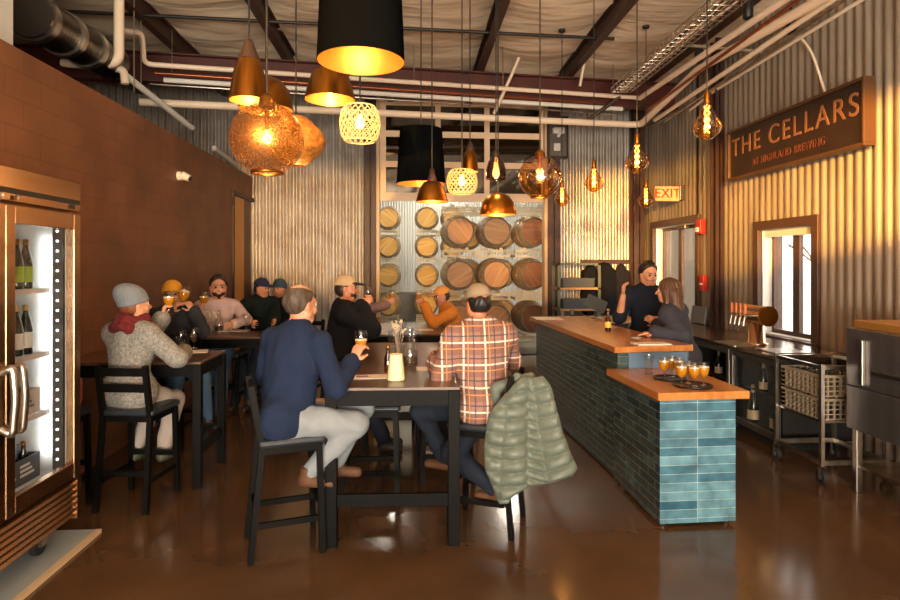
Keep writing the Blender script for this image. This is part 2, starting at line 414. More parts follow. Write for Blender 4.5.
# overhead sectional glass door, half raised across the opening
gd = MB(); zr = [3.08,3.66,4.22,4.80]; yo = .10
def bx(mb, x0, x1, z0, z1, t=.05, off=0):
    mb.prism([(x0,yb(x0)-t+yo-off),(x1,yb(x1)-t+yo-off),(x1,yb(x1)+yo),(x0,yb(x0)+yo)], z0, z1)
xs = [OX0+.02, OX0+1.10, OX0+2.02, OX1-.02]
for z in zr: bx(gd, xs[0], xs[-1], z-.055 if z > 3.1 else z-.10, z+.055)
for i, x in enumerate(xs): bx(gd, max(xs[0],x-.05-(.0 if i else -.05)), min(xs[-1],x+(.05 if i < 3 else 0)+(.07 if i == 0 else 0)), 3.1, 4.8, .045)
root = gd.build('window_3', mat('cream_door_rail', (236,206,170), .45)); root['kind'] = 'structure'; root['label'] = 'cream framed overhead glass door raised across the barrel room opening'
g = MB()
g.prism([(xs[0],yb(xs[0])+yo-.026),(xs[-1],yb(xs[-1])+yo-.026),(xs[-1],yb(xs[-1])+yo-.02),(xs[0],yb(xs[0])+yo-.02)],3.1,4.8)
g.build('pane', thin_glass('dim_door_glass', (120,105,88), .12, .05), root)
w = MB()
for x in (OX0+.0, OX1+.0):
    w.box((x-.03,yb(x)-.08,0),(x+.03,yb(x)+.16,4.9))
st(w, 'trim_2', mat('cream_track', (206,178,140), .45))
w = MB(); w.prism([(OX0,yb(OX0)+.02),(OX1,yb(OX1)+.02),(OX1,yb(OX1)+.16),(OX0,yb(OX0)+.16)],4.85,5.12)
st(w, 'wall_back_header', M_brownsteel)
# ------------ barrels
def barrel_obj(name, headm, label, group):
    root = empty(name, label=label, cat='barrel', group=group)
    R = Matrix.Rotation(PI/2, 4, 'X'); L = .94
    prof = [(.275+.075*math.cos(PI*(k/12-.5)), -L/2+L*k/12) for k in range(13)]
    MB().lathe(prof, 28, M=R).build('staves', M_barrel, root)
    for s in (-1,1): 
        MB().disc(.262, s*(L/2-.02), 28, M=R, up=s > 0).build('head', headm, root)
    for z in (-.455,-.36,-.22,.22,.36,.455):
        r = .275+.075*math.cos(PI*z/L)+.004
        MB().lathe([(r-.012,z-.02),(r+.002,z-.02),(r,z+.02),(r-.012,z+.02),(r-.012,z-.02)], 28, M=R).build('hoop', M_hoop, root)
    b = MB().tube([(0,-.02+.0,0),(0,.02,0)],.02,8)
    return root
def rack(name, x, y, z, wdt, label, group):
    r = MB()
    for yy in (y-.3,y+.3):
        for zz in (z-.055,z+.055): r.box((x-wdt/2,yy-.025,zz-.02),(x+wdt/2,yy+.025,zz+.02))
        for k in range(5):
            xx = x-wdt/2+.02+(wdt-.04)*k/4; r.box((xx-.02,yy-.02,z-.06),(xx+.02,yy+.02,z+.06))
    for xx in (x-wdt/2+.02,x+wdt/2-.02):
        r.box((xx-.02,y-.3,z-.07),(xx+.02,y+.3,z-.03))
    for yy in (y-.3,y+.3):
        for q in (-1,1):
            cx = x+q*wdt/4
            for e in (-1,1): r.box((cx+e*.16-.03,yy-.03,z+.055),(cx+e*.16+.03,yy+.03,z+.12))
    if z < .4:
        for xx in (x-wdt/2+.02,x,x+wdt/2-.02):
            for yy in (y-.3,y+.3): r.box((xx-.03,yy-.03,0),(xx+.03,yy+.03,z-.05))
    return r.build(name, M_rack, props=(label,'barrel rack',group))
protos = {}
col_words = {0:'amber',1:'honey',2:'dark brown'}
def put_barrel(x, y, z, k, label, group, rz=0):
    if k not in protos:
        o = barrel_obj('wine_barrel', (M_bhead,M_bhead2,M_bhead3)[k], label, group); protos[k] = o
    else: o = dup(protos[k], (0,0,0), None, label, group)
    o.location = (x,y,z); o.rotation_euler = (0, random.uniform(-3,3), rz)
rows = [('lowest',.70),('middle',1.60),('top',2.50)]
cols = [('beside the tall dark gap',.96,0),('second column of the big stack',1.72,0),('beside the steel door track',2.50,2),('against the hidden end of the stack',3.26,2)]
for rn, z in rows:
    for cn, x, k in cols[:3]:
        put_barrel(x, 12.75, z, k, 'large %s-headed oak barrel %s, %s row' % (col_words[k], cn, rn), 'oak barrels in the big near stack', math.radians(4))
for i, z in enumerate((.24,1.14,2.04,2.94)):
    for j, x in enumerate((1.34,2.86)):
        rack('barrel_rack', x, 12.75, z, 1.42, 'cream steel rack %s, %s' % (('on the floor under the big barrels','between lowest and middle big barrels','between middle and top big barrels','over the top big barrels')[i], ('dark gap side','door track side')[j]), 'barrel racks of the big near stack')
for i, z in enumerate((.70,1.60,2.50)):
    for j, x in enumerate((1.33,2.12)):
        put_barrel(x, 14.3, z, 1, 'oak barrel behind the big stack, %s row, %s' % (rows[i][0], ('glimpsed in the first gap','glimpsed in the second gap')[j]), 'oak barrels behind the big stack')
rn4 = ['floor','second','third','uppermost']
for i, z in enumerate((.69,1.51,2.33,3.13)):
    for j, (x, cn) in enumerate(((-.66,'half hidden by the door track'),(.42,'in the far middle column'),(1.16,'peeping past the big stack'))):
        put_barrel(x, 17.3, z, 1, 'small-looking pale oak barrel %s, %s layer' % (cn, rn4[i]), 'pale oak barrels at the far wall')
    for j, x in enumerate((-1.0,.75)):
        rack('barrel_rack', x, 17.3, z-.41, 1.25, 'cream rack under the %s layer of far barrels, %s' % (rn4[i], ('door track side','middle column')[j]), 'barrel racks at the far wall')
# unseen hanging lamps added to light the barrel room
for i, (x, y) in enumerate(((-.6,14.6),(2.6,16.0),(1.0,18.6))):
    r = empty('added_barrel_lamp', (x,y,4.5), 0, 'added high bay lamp over the barrels, %s' % ('above the aisle','above the pale racks','by the far wall')[i], 'lamp', 'added high bay lamps in the barrel room')
    MB().lathe([(.06,.25),(.1,.2),(.24,.0),(.25,-.02)],20).build('lamp_shade', M_dkst, r)
    MB().tube([(0,0,.25),(0,0,1.1)],.008,6).build('cord', M_cable, r)
    l = point_light('added_barrel_light', (0,0,-.02), 150, (1,.9,.74), .18, r)
# ================================================================= OVERHEAD PIPES
def pipe(name, pts, r, m, label, cat='pipe', group=None, rr=.1, n=10, couplings=0):
    pts = [Vector(p) for p in pts]; pp = pipe_pts(pts, rr)
    o = MB().tube(pp, r, n).build(name, m, None, props=(label, cat, group))
    if couplings:
        a, b = pts[0], pts[1]
        for k in range(couplings):
            p = a.lerp(b, (k+.5)/couplings); d = (b-a).normalized()*.03
            MB().tube([p-d,p+d], r*1.25, n).build('coupling', M_steel, o)
    return o
g = 'pipes hung across the room below the maroon beam'
pipe('ceiling_pipe', [P(119,-8,7.0),P(119,62,7.0),P(88,66,7.0)], .055, M_cream, 'thick cream drain pipe dropping from the ceiling above the block wall')
pipe('ceiling_pipe', [P(119,30,7.2),P(142,33,7.6),P(144,64,7.9),P(640,98,9.3)], .033, M_pvc, 'pale pipe that drops and runs just below the maroon beam', group=g, couplings=0)
pipe('copper_pipe', [P(155,73,8.1),P(612,104,9.35)], .02, M_copper, 'thin copper pipe, the topmost copper line under the beam', 'pipe', g)
pipe('ceiling_pipe', [P(164,80,8.2),P(622,109,9.4)], .034, M_white, 'white pipe hung directly under the copper line', 'pipe', g)
pipe('conduit', [P(150,84,8.3),P(615,114,9.5)], .016, M_steel, 'thin steel conduit under the white pipe', 'pipe', g)
p4 = [P(140,102,8.2),P(640,126,9.7),PX(700,69,3.42),PX(830,-4,3.42)]
p4[1] = PX(640,125,3.62); p4[2] = PX(700,68,3.55); p4[3] = PX(830,-6,3.55)
pipe('sprinkler_main', p4, .05, M_cream, 'thick cream sprinkler main, lowest of the cross pipes, turning toward the viewer above the bar', 'pipe', None, .15, 12)
pipe('ceiling_pipe', [H(60,42,4.3),H(98,60,4.3),P(96,64,7.6)], .03, M_cream, 'short cream pipe stub beside the duct over the block wall')
pipe('ceiling_pipe', [P(62,63,7.2),P(124,69,7.2),P(125,84,7.2)], .045, M_cream, 'cream pipe elbow lying along the top of the block wall')
pipe('ceiling_pipe', [P(125,75,7.2),PX(192,128,-3.12)], .04, M_white, 'white pipe sloping along the far top edge of the block wall', 'pipe')
pipe('ceiling_pipe', [PX(214,148,-3.1),PX(256,180,-3.1)], .04, M_white, 'white pipe end showing behind the perforated globe lamp', 'pipe')
pipe('sprinkler_rod', [H(60,11,4.86),H(300,23,4.86),H(614,39,4.86)], .022, M_black, 'long black pipe crossing just under the ceiling joists', 'pipe')
pipe('unistrut', [P(519,58,8.9),P(494,114,8.9)], .028, M_cream, 'slanting pale strut between the ceiling and the sprinkler main', 'strut', None, .1, 4)
pipe('unistrut', [P(586,54,9.0),P(580,86,9.0)], .025, M_cream, 'short pale strut below the joist near the bar', 'strut', None, .1, 4)
pipe('unistrut', [P(620,97,9.2),P(582,124,9.2)], .03, M_dkst, 'dark slanting brace where the pipes turn', 'strut', None, .1, 4)
# runs along the right wall
gr = 'pipe runs above the bar side wall'
for i, (a, b, r, m, lab) in enumerate((
    ((640,98),(790,-4),.036,M_pvc,'pale pipe run beside the cable tray'),
    ((648,110),(806,-6),.02,M_copper,'copper pipe run between two pale pipe runs'),
    ((655,120),(838,-4),.03,M_cream,'cream pipe run outside the sprinkler main'),
    ((664,122),(850,-4),.018,M_steel,'thin steel conduit run closer to the wall than the cream run'))):
    X = (3.35,3.5,3.78,3.9)[i]; 
    pipe('ceiling_pipe', [PX(*a,X),PX(*b,X)], r, m, lab, 'pipe', gr)
pipe('wall_conduit', [PX(690,110,4.3),PX(716,90,4.3),PX(868,-4,4.3)], .022, M_cream, 'cream conduit clipped along the corrugated wall above the hanging sign', 'pipe', gr)
pipe('wall_conduit', [PX(796,38,4.33),PX(800,38,4.33)+V(0,0,.02),PX(812,52,4.34),PX(825,92,4.34)], .014, M_cream, 'thin pale conduit dropping to the sign', 'pipe', None, .2)
pipe('wall_conduit', [P(556,122,10.4),P(650,128,10.5),PX(683,108,4.3)], .014, M_steel, 'thin conduit curving into the far corner', 'pipe', None, .4)
pipe('wall_conduit', [PX(704,145,4.35),PX(704,190,4.35)], .012, M_dkst, 'thin dark conduit rising above the red exit sign', 'pipe')
pipe('wall_conduit', [PX(713,90,4.36),PX(713,330,4.36)], .02, M_brownsteel, 'brown conduit running down beside the slim wall column', 'pipe')
# cable tray
ct = MB(); a = PX(620,92,3.0); b = PX(738,-4,3.0); 
a = Vector((3.02,a.y,a.z)); b = Vector((3.02,b.y,a.z))
for dx in (-.14,-.07,0,.07,.14): ct.tube([a+V(dx,0,0),b+V(dx,0,0)],.007,5)
for dx in (-.15,.15): ct.tube([a+V(dx,0,.06),b+V(dx,0,.06)],.008,5)
n = int((a.y-b.y)/.12)
for k in range(n):
    p = a.lerp(b,k/n); ct.tube([p+V(-.15,0,.06),p+V(-.15,0,0),p+V(.15,0,0),p+V(.15,0,.06)],.006,4)
tray = ct.build('cable_tray', M_steel, None, props=('wire cable tray running above the bar beside the pipes','cable tray'))
for k in range(6):
    cb = [a.lerp(b,t/10)+V(-.1+.04*k+.012*math.sin(t*1.7+k),0,.02+.012*math.sin(t+k*2)) for t in range(11)]
    MB().tube(cb,.013,5).build('cable', (M_cream,M_black,M_cream,M_dkst,M_cream,M_black)[k], tray)
hang = [(240,0,240,46,7.6),(420,0,420,60,8.6),(500,40,500,85,8.7),(600,28,600,92,9.2),(612,0,612,40,8.9),(134,10,134,92,7.3),(141,20,141,88,7.5)]
for i,(x0,y0,x1,y1,Y) in enumerate(((134,0,134,92,7.3),(141,8,141,88,7.6),(503,34,503,86,8.7),(414,44,414,80,8.7),(613,-5,613,98,9.3),(172,30,172,72,8.2))):
    pipe('threaded_rod', [P(x0,y0,Y),P(x1,y1,Y)], .008, M_steel, 'thin steel hanger rod %s' % ('by the drain pipe','next to the drain pipe drop','beside the slanting strut','in front of the maroon beam above the black shade','at the corner where the pipes turn','just past the drain pipe')[i], 'rod', 'hanger rods')
# small black spotlights over the bar
for i,(x,y,X) in enumerate(((699,57,3.4),(748,12,3.4),(791,27,3.95))):
    p = PX(x,y,X); r = empty('spotlight', p, 0, 'small black spotlight %s' % ('below the cable tray','at the upper end of the tray run','on the cream pipe near the wall')[i], 'spotlight', 'black spotlights above the bar')
    MB().lathe([(.001,.09),(.045,.09),(.05,.08),(.05,-.06),(.04,-.07),(.001,-.05)],14).build('housing', M_black, r)
    MB().tube([(0,0,.09),(0,0,.22)],.014,8).build('stem', M_black, r)
p = PX(716,48,3.8); st = st
MB().tube([PX(672,44,3.1),PX(762,52,3.9)],.022,4,square=True).build('unistrut', M_steel, None, props=('level steel strut carrying the pipes above the bar','strut'))
# duct above the block wall
dct = MB(); a = P(28,14,5.6); b = P(112,62,7.4)
pp = [a.lerp(b,k/40) for k in range(41)]
vs=[];fs=[];d=(b-a).normalized();u=d.cross(V(0,0,1)).normalized();v=u.cross(d)
for k in range(121):
    p=a.lerp(b,k/120); r=.20+.008*math.sin(k*1.6)
    for j in range(20): t=2*PI*j/20; vs.append(p+(u*math.cos(t)+v*math.sin(t))*r)
for k in range(120):
    for j in range(20): fs.append((k*20+j,k*20+(j+1)%20,(k+1)*20+(j+1)%20,(k+1)*20+j))
dct.add(vs,fs,smooth=True); dct.add(vs[:20],[tuple(range(20))[::-1]])
do = dct.build('flexible_duct', M_duct, None, props=('silvery ribbed air duct above the block wall','duct'))
for k in (.05,.35,.62):
    p=a.lerp(b,k); MB().tube([p-d*.05,p+d*.05],.225,20).build('duct_clamp', M_steel, do)
o = MB().box((-3.35,3.9,3.42),(-3.0,4.72,CZ-.05)).build('column_5', M_white); o['kind']='structure'; o['label']='short white boxed column standing on the block wall'
# dome camera on the block wall
p = PX(178,176,XL); r = empty('security_camera', p, 0, 'small white dome camera on the painted block wall', 'security camera')
MB().tube([(0,0,0),(.05,0,0)],.055,16).build('mount', M_white, r)
MB().tube([(.05,0,.01),(.14,.0,-.03)],.05,14,r2=.042).build('housing', M_white, r)
MB().tube([(.14,0,-.03),(.15,0,-.035)],.03,14).build('lens', M_black, r)
# black speaker panel and device beside the overhead door
p = P(555,140,11.2)
r = empty('wall_speaker', (p.x,yb(p.x)-.1,p.z), 0, 'tall black wall speaker between the glass door and the corrugated wall', 'speaker')
MB().box((-.19,-.06,-.38),(.2,.08,.40),.01).build('cabinet', M_black, r)
MB().box((-.15,-.07,-.34),(.16,-.058,.36)).build('speaker_grille', M_dkst, r)
p = P(558,131,10.9); MB().box((p.x-.1,p.y-.05,p.z-.05),(p.x+.12,p.y+.05,p.z+.06),.02).tube([p+V(0,0,-.1),p+V(.05,-.1,.0)],.03,8).build('security_camera', M_white, None, props=('white bracket camera in front of the black wall speaker','security camera'))
p = P(557,146,10.95); MB().box((p.x-.06,p.y-.02,p.z-.09),(p.x+.06,p.y+.02,p.z+.05),.01).build('wall_sensor', M_white, None, props=('small white sensor card on the black wall speaker','sensor'))
# exit sign, fire devices
def fnt(txt, size, m, parent, loc, rot, name='lettering', ext=.004, sx=1, align='CENTER', space=1):
    c = bpy.data.curves.new(name, 'FONT'); c.body = txt; c.size = size; c.extrude = ext; c.align_x = align; c.align_y = 'CENTER'; c.space_character = space
    o = bpy.data.objects.new(name, c); COL.objects.link(o)
    dg = bpy.context.evaluated_depsgraph_get(); me = bpy.data.meshes.new_from_object(o.evaluated_get(dg)); bpy.data.objects.remove(o)
    o = bpy.data.objects.new(name, me); COL.objects.link(o); me.materials.clear(); me.materials.append(m)
    o.location = loc; o.rotation_euler = rot; o.scale = (sx,1,1); o.parent = parent
    return o
p = PX(680,194,XR-.06); r = empty('exit_sign', p, 0, 'red EXIT sign on a bracket above the glazed door', 'exit sign')
MB().box((-.42,-.03,-.12),(-.02,.03,.12),.01).build('sign_body', mat('cream_orange_sign_face',(214,160,116),.5), r)
fnt('EXIT', .21, mat('red_lit_letters',(200,30,14),.4,emis=((255,40,12),.5)), r, (-.22,-.034,0), (PI/2,0,0))
MB().box((-.02,-.05,-.1),(.06,.05,.14),.006).build('bracket', M_dkst, r)
p = PX(701,226,XR-.06); r = empty('fire_alarm', p, 0, 'red fire alarm strobe at the top corner of the glazed door', 'fire alarm')
MB().box((-.05,-.07,-.12),(.04,.07,.10),.01).build('housing', M_red, r); MB().box((-.075,-.04,-.09),(-.05,.04,-.02),.008).build('strobe', M_white, r)
p = PX(703,283,XR-.06); r = empty('fire_alarm_pull', p, 0, 'red fire alarm pull box on the wall below the strobe', 'fire alarm')
MB().box((-.03,-.06,-.12),(.04,.06,.12),.008).build('housing', M_red, r); MB().box((-.045,-.04,-.03),(-.03,.04,.0),.004).build('handle', M_white, r)
# ---------------- the hanging sign
r = empty('hanging_sign', (XR-.13,6.58,3.25), math.radians(-90), 'long dark framed wall sign reading THE CELLARS on the corrugated wall', 'sign')
L_, h_ = 2.44, .65
M_sgn = mat('dark_sign_board', (44,30,20), .5, 0, noise=(3,(34,22,15)))
M_sfr = mat('bronze_sign_frame', (92,62,36), .5, .3)
MB().box((-L_/2+.02,-.02,-h_/2+.02),(L_/2-.02,.05,h_/2-.02)).build('board', M_sgn, r)
f = MB()
for lo, hi in (((-L_/2,-.05,-h_/2),(L_/2,.07,-h_/2+.03)),((-L_/2,-.05,h_/2-.03),(L_/2,.07,h_/2)),((-L_/2,-.05,-h_/2+.03),(-L_/2+.03,.07,h_/2-.03)),((L_/2-.03,-.05,-h_/2+.03),(L_/2,.07,h_/2-.03))): f.box(lo,hi,.004)
f.build('frame', M_sfr, r)
M_let = mat('aged_bronze_letters', (124,84,58), .6)
fnt('THE CELLARS', .325, M_let, r, (.0,-.03,.08), (PI/2,0,0), sx=1.0, space=1.2)
fnt('AT HIGHLAND BREWING', .125, mat('faded_red_letters',(88,44,28),.6), r, (.0,-.028,-.17), (PI/2,0,0), sx=.8, space=1.2)
# ================================================================= LAMPS
def hang_cord(r, ztop, z0, m=M_cable): MB().tube([(0,0,z0),(0,0,ztop)],.006,6).build('cord', m, r); MB().lathe([(.001,0),(.045,0),(.045,-.03),(.001,-.035)],14,c=(0,0,ztop)).build('ceiling_rose', M_black, r)
CT = CZ-.14
def bulb_mesh(r, z, s=.03, m=M_bulb, name='bulb'):
    return MB().lathe([(.001,-s),(s*.7,-s*.75),(s,0),(s*.75,s*.7),(s*.4,s*1.3),(s*.38,s*1.8)],12,c=(0,0,z)).build(name, m, r)
def shade(name, px, py, Y, prof, label, m, inner=None, pw=14, cap=None, bulbz=.06, cat='pendant lamp', extra=None, n=36, group=None):
    """py is the height of the lower rim; prof lists (radius, height over rim)"""
    p = P(px,py,Y); r = empty(name, p, 0, label, cat, group)
    MB().lathe(prof, n).build('lamp_shade', m, r)
    if inner is not None:
        MB().lathe([(a-.004,z+(.0 if i else .001)-(.004 if i == len(prof)-1 else 0)) for i,(a,z) in enumerate(prof)], n).build('lining', inner, r)
    top = max(z for a,z in prof)
    if cap: MB().lathe(cap, 20).build('cap', mat('dark_walnut_cap',(52,34,24),.6), r); top = max(z for a,z in cap)
    bulb_mesh(r, bulbz); point_light('lamp_light', (0,0,bulbz-.05), pw*.3, parent=r)
    hang_cord(r, CT-p.z, top-.01)
    return r
# black drums, gold inside
shade('drum_pendant', 361, 62, 3.55, [(.256,0),(.238,.42),(.236,.425),(.02,.425)], 'largest black drum pendant lamp with gold lining, cut by the top edge', M_shade, M_goldin, 15, bulbz=.2)
shade('drum_pendant', 421, 184, 6.1, [(.25,0),(.215,.55),(.213,.555),(.02,.555)], 'smaller black drum pendant lamp hanging before the overhead glass door', M_shade, M_goldin, 14, bulbz=.2)
# gold shades
shade('bell_pendant', 249, 101, 4.1, [(.131,0),(.105,.17),(.078,.265),(.073,.275),(.03,.278)], 'tall brass cone pendant lamp with a wooden cap, beside the block wall', M_gold, M_goldin, 12, cap=[(.074,.272),(.068,.29),(.044,.35),(.03,.39),(.024,.405),(.001,.405)], bulbz=.09)
shade('dome_pendant', 266, 110, 4.5, [(.195,0),(.19,.06),(.165,.15),(.11,.215),(.05,.24),(.02,.245)], 'brass dome pendant lamp partly hidden behind the perforated globe', M_gold, M_goldin, 10, bulbz=.09)
shade('drum_pendant', 330, 100, 4.2, [(.173,0),(.158,.07),(.128,.175),(.118,.19),(.02,.195)], 'shallow brass drum pendant lamp beside the large black drum', M_gold, M_goldin, 12, bulbz=.07)
shade('bell_pendant', 432, 202, 5.6, [(.150,0),(.140,.045),(.118,.13),(.075,.185),(.03,.195)], 'brass bell pendant lamp with a brown neck below the smaller black drum', M_gold, M_goldin, 8, cap=[(.045,.185),(.04,.22),(.028,.25),(.02,.31),(.001,.31)], bulbz=.06)
shade('bell_pendant', 470, 172, 6.2, [(.086,0),(.078,.12),(.05,.21),(.03,.22)], 'slim brass cone pendant lamp above the far wicker lamp', M_gold, M_goldin, 6, cap=[(.048,.205),(.044,.24),(.02,.31),(.001,.31)], bulbz=.07)
shade('dome_pendant', 498, 215, 5.9, [(.178,0),(.176,.04),(.155,.12),(.11,.185),(.05,.215),(.02,.22)], 'round brass dome pendant lamp in front of the oak barrels', M_gold, M_goldin, 10, bulbz=.08)
# smoked glass bell
p = P(496,179,5.8); r = empty('glass_pendant', p, 0, 'small smoked glass bell pendant lamp before the overhead glass door', 'pendant lamp')
MB().lathe([(.10,0),(.096,.09),(.075,.17),(.035,.215),(.03,.22)],24).build('lamp_shade', M_smoke, r)
MB().lathe([(.04,.21),(.036,.25),(.012,.29),(.001,.29)],14).build('cap', M_black, r)
bulb_mesh(r,.12,.022); point_light('lamp_light',(0,0,.06),5,parent=r); hang_cord(r,CT-p.z,.28)
# globes
def perforated(name, c1, alpha_scale, thr=.46):
    m = bpy.data.materials.new(name); m.use_nodes = True; nt = m.node_tree; L = nt.links.new; b = nt.nodes['Principled BSDF']
    b.inputs['Base Color'].default_value = rgb(*c1); b.inputs['Metallic'].default_value = .9; b.inputs['Roughness'].default_value = .35
    tc = nt.nodes.new('ShaderNodeTexCoord'); v = nt.nodes.new('ShaderNodeTexVoronoi'); v.inputs['Scale'].default_value = alpha_scale
    L(tc.outputs['Object'], v.inputs['Vector'])
    r = nt.nodes.new('ShaderNodeMath'); r.operation = 'GREATER_THAN'; r.inputs[1].default_value = thr
    L(v.outputs['Distance'], r.inputs[0]); L(r.outputs[0], b.inputs['Alpha']); return m
def globe(name, px, py, Y, R, label, m, pw, fin=None):
    p = P(px,py,Y); r = empty(name, p, 0, label, 'pendant lamp')
    a0 = math.asin(.42)
    prof = [(R*math.sin(t), -R*math.cos(t)) for t in [a0+(PI-a0-.18)*k/22 for k in range(23)]]
    MB().lathe(prof, 40).build('globe', m, r)
    rr = prof[0][0]; MB().lathe([(rr-.006,prof[0][1]-.012),(rr+.006,prof[0][1]-.012),(rr+.006,prof[0][1]+.004),(rr-.006,prof[0][1]+.004),(rr-.006,prof[0][1]-.012)],36).build('rim', fin or M_gold, r)
    MB().lathe([(.05,R-.03),(.045,R+.02),(.02,R+.05),(.001,R+.05)],16).build('cap', M_gold, r)
    MB().tube([(0,0,R),(0,0,.03)],.012,8).build('stem', M_gold, r)
    bulb_mesh(r,0,.03); point_light('lamp_light',(0,0,-.06),pw*.3,parent=r); hang_cord(r,CT-p.z,R+.04)
    return r
globe('globe_pendant', 267, 139, 3.62, .215, 'large perforated bronze globe pendant lamp near the block wall', perforated('perforated_bronze',(168,118,60),115,.50), 12)
globe('globe_pendant', 540, 177, 5.2, .188, 'clear amber glass globe pendant lamp above the far end of the bar', M_amber, 10)
# scalloped rattan lamp
p = P(296,141,4.7); r = empty('scalloped_pendant', p, 0, 'scalloped golden rattan pendant lamp behind the perforated globe', 'pendant lamp')
prof=[(.06+.15*math.sin(PI*k/24)+.012*abs(math.sin(PI*k/24*5)), -.19+.38*k/24) for k in range(25)]
MB().lathe(prof,32,rf=lambda t,z:1+.03*abs(math.sin(8*t))).build('lamp_shade', mat('golden_rattan',(206,140,60),.6,.2,noise=(30,(150,92,34))), r)
bulb_mesh(r,0,.03); point_light('lamp_light',(0,0,-.28),5,parent=r); hang_cord(r,CT-p.z,.18)
# woven wicker lamps: crossing strands
def wicker(px, py, Y, R, Hh, label):
    p = P(px,py,Y); r = empty('wicker_pendant', p, 0, label, 'pendant lamp', 'woven wicker pendants')
    w = MB()
    def pt(t, s):  # s 0..1 bottom to top
        q = R*(.78+.22*math.sin(PI*(s*.9+.05))**.7) if s > .08 else R*(.80)
        q = R*(.74+.26*math.sin(PI*min(1,max(0,s)))**.6)
        return (q*math.cos(t), q*math.sin(t), -Hh/2+Hh*s)
    for k in range(18):
        for sg in (-1,1):
            w.tube([pt(2*PI*k/18+sg*s/9*1.5, s/9) for s in range(10)], .0035, 4, caps=False)
    for s in (0,.5,1): w.tube([pt(2*PI*k/28, s) for k in range(29)], .005, 5, caps=False)
    w.build('lamp_shade', mat('pale_wicker',(236,204,140),.6), r)
    bulb_mesh(r,0,.035); point_light('lamp_light',(0,0,-.0),4.5,r=.03,parent=r); hang_cord(r,CT-p.z,.0)
wicker(360,124,4.15,.138,.235,'near woven wicker basket pendant lamp below the large black drum')
wicker(462,182,5.6,.142,.215,'farther woven wicker basket pendant lamp below the slim brass cone')
# bare filament bulbs above the bar
def big_bulb(px, py, Y, s, label):
    p = P(px,py,Y); r = empty('bulb_pendant', p, 0, label, 'pendant bulb', 'oversized filament bulbs above the bar')
    prof = [(.001,-.125),(.025,-.115),(.055,-.085),(.068,-.055),(.066,-.035),(.046,.005),(.026,.05),(.018,.085),(.016,.10)]
    MB().lathe([(a*s*1.22,z*s) for a,z in prof],24,rf=lambda t,z:1+.05*math.sin(3*t+z*40)).build('glass_bulb', M_amber, r)
    MB().lathe([(.017*s,.09*s),(.018*s,.15*s),(.012*s,.16*s),(.001,.16*s)],14).build('socket', M_gold, r)
    f = MB()
    for k in range(2): f.tube([(.014*s*math.cos(q*1.1+k*PI),.014*s*math.sin(q*1.1+k*PI),(-.08+.014*q)*s) for q in range(12)],.0035*s,5)
    f.build('filament', M_bulb, r)
    point_light('lamp_light',(0,0,-.04*s),6,r=.02,parent=r); hang_cord(r,CT-p.z,.155*s)
for x,y,Y,s,l in ((707,119,4.9,1.45,'oversized bare filament bulb hanging highest, just before the wall sign'),(637,156,5.8,1.4,'bare filament bulb hanging by the far corner column, beneath the pipe corner'),(594,178,6.9,1.35,'bare filament bulb before the ribbed wall beyond the bar'),(646,196,7.8,1.3,'lowest bare filament bulb, in front of the far corner column'),(562,195,8.0,1.25,'bare filament bulb just beside the amber glass globe')):
    big_bulb(x,y,Y,s,l)
# ================================================================= FURNITURE
GCH = 'black ladder-back bar chairs'
def make_chair():
    r = empty('bar_chair', label='x', cat='chair', group=GCH)
    w, d, sh, bh = .40, .38, .72, 1.07; t = .038
    MB().box((-w/2-.01,-d/2-.0,sh-.03),(w/2+.01,d/2+.02,sh+.015),.018).build('seat', M_seat, r)
    MB().box((-w/2+.01,-d/2+.02,sh-.075),(w/2-.01,d/2-.01,sh-.03)).build('seat_frame', M_blackwood, r)
    for sx in (-1,1):
        x = sx*(w/2-t/2)
        l = MB(); l.tube([(x+sx*.01,d/2-t/2+.02,0),(x,d/2-t/2,sh-.035)], t*.66, 4, square=True); l.build('leg', M_blackwood, r)
        l = MB(); l.tube([(x+sx*.01,-d/2-.05,0),(x,-d/2+t/2,sh-.03),(x,-d/2-.045,bh)], t*.66, 4, square=True); l.build('leg', M_blackwood, r)
        MB().box((x-.012,-d/2,.20),(x+.012,d/2,.235)).build('stretcher', M_blackwood, r)
    MB().box((-w/2+.03,d/2-.03,.30),(w/2-.03,d/2-.005,.34)).build('stretcher', M_blackwood, r)
    MB().box((-w/2+.03,-d/2-.025,.26),(w/2-.03,-d/2+.0,.295)).build('stretcher', M_blackwood, r)
    for z, yy in ((1.02,-.045),(.90,-.028)):
        MB().box((-w/2+.02,-d/2+yy+.005,z-.03),(w/2-.02,-d/2+yy+.027,z+.03),.006).build('back_rail', M_blackwood, r)
    return r
chair0 = make_chair(); first = [True]
def chair(x, y, deg, label):
    rz = math.radians(deg)
    if first[0]: c = chair0; first[0] = False
    else: c = dup(chair0, (0,0,0), rz)
    c.location = (x,y,0); c.rotation_euler = (0,0,rz); c['label'] = label; return c
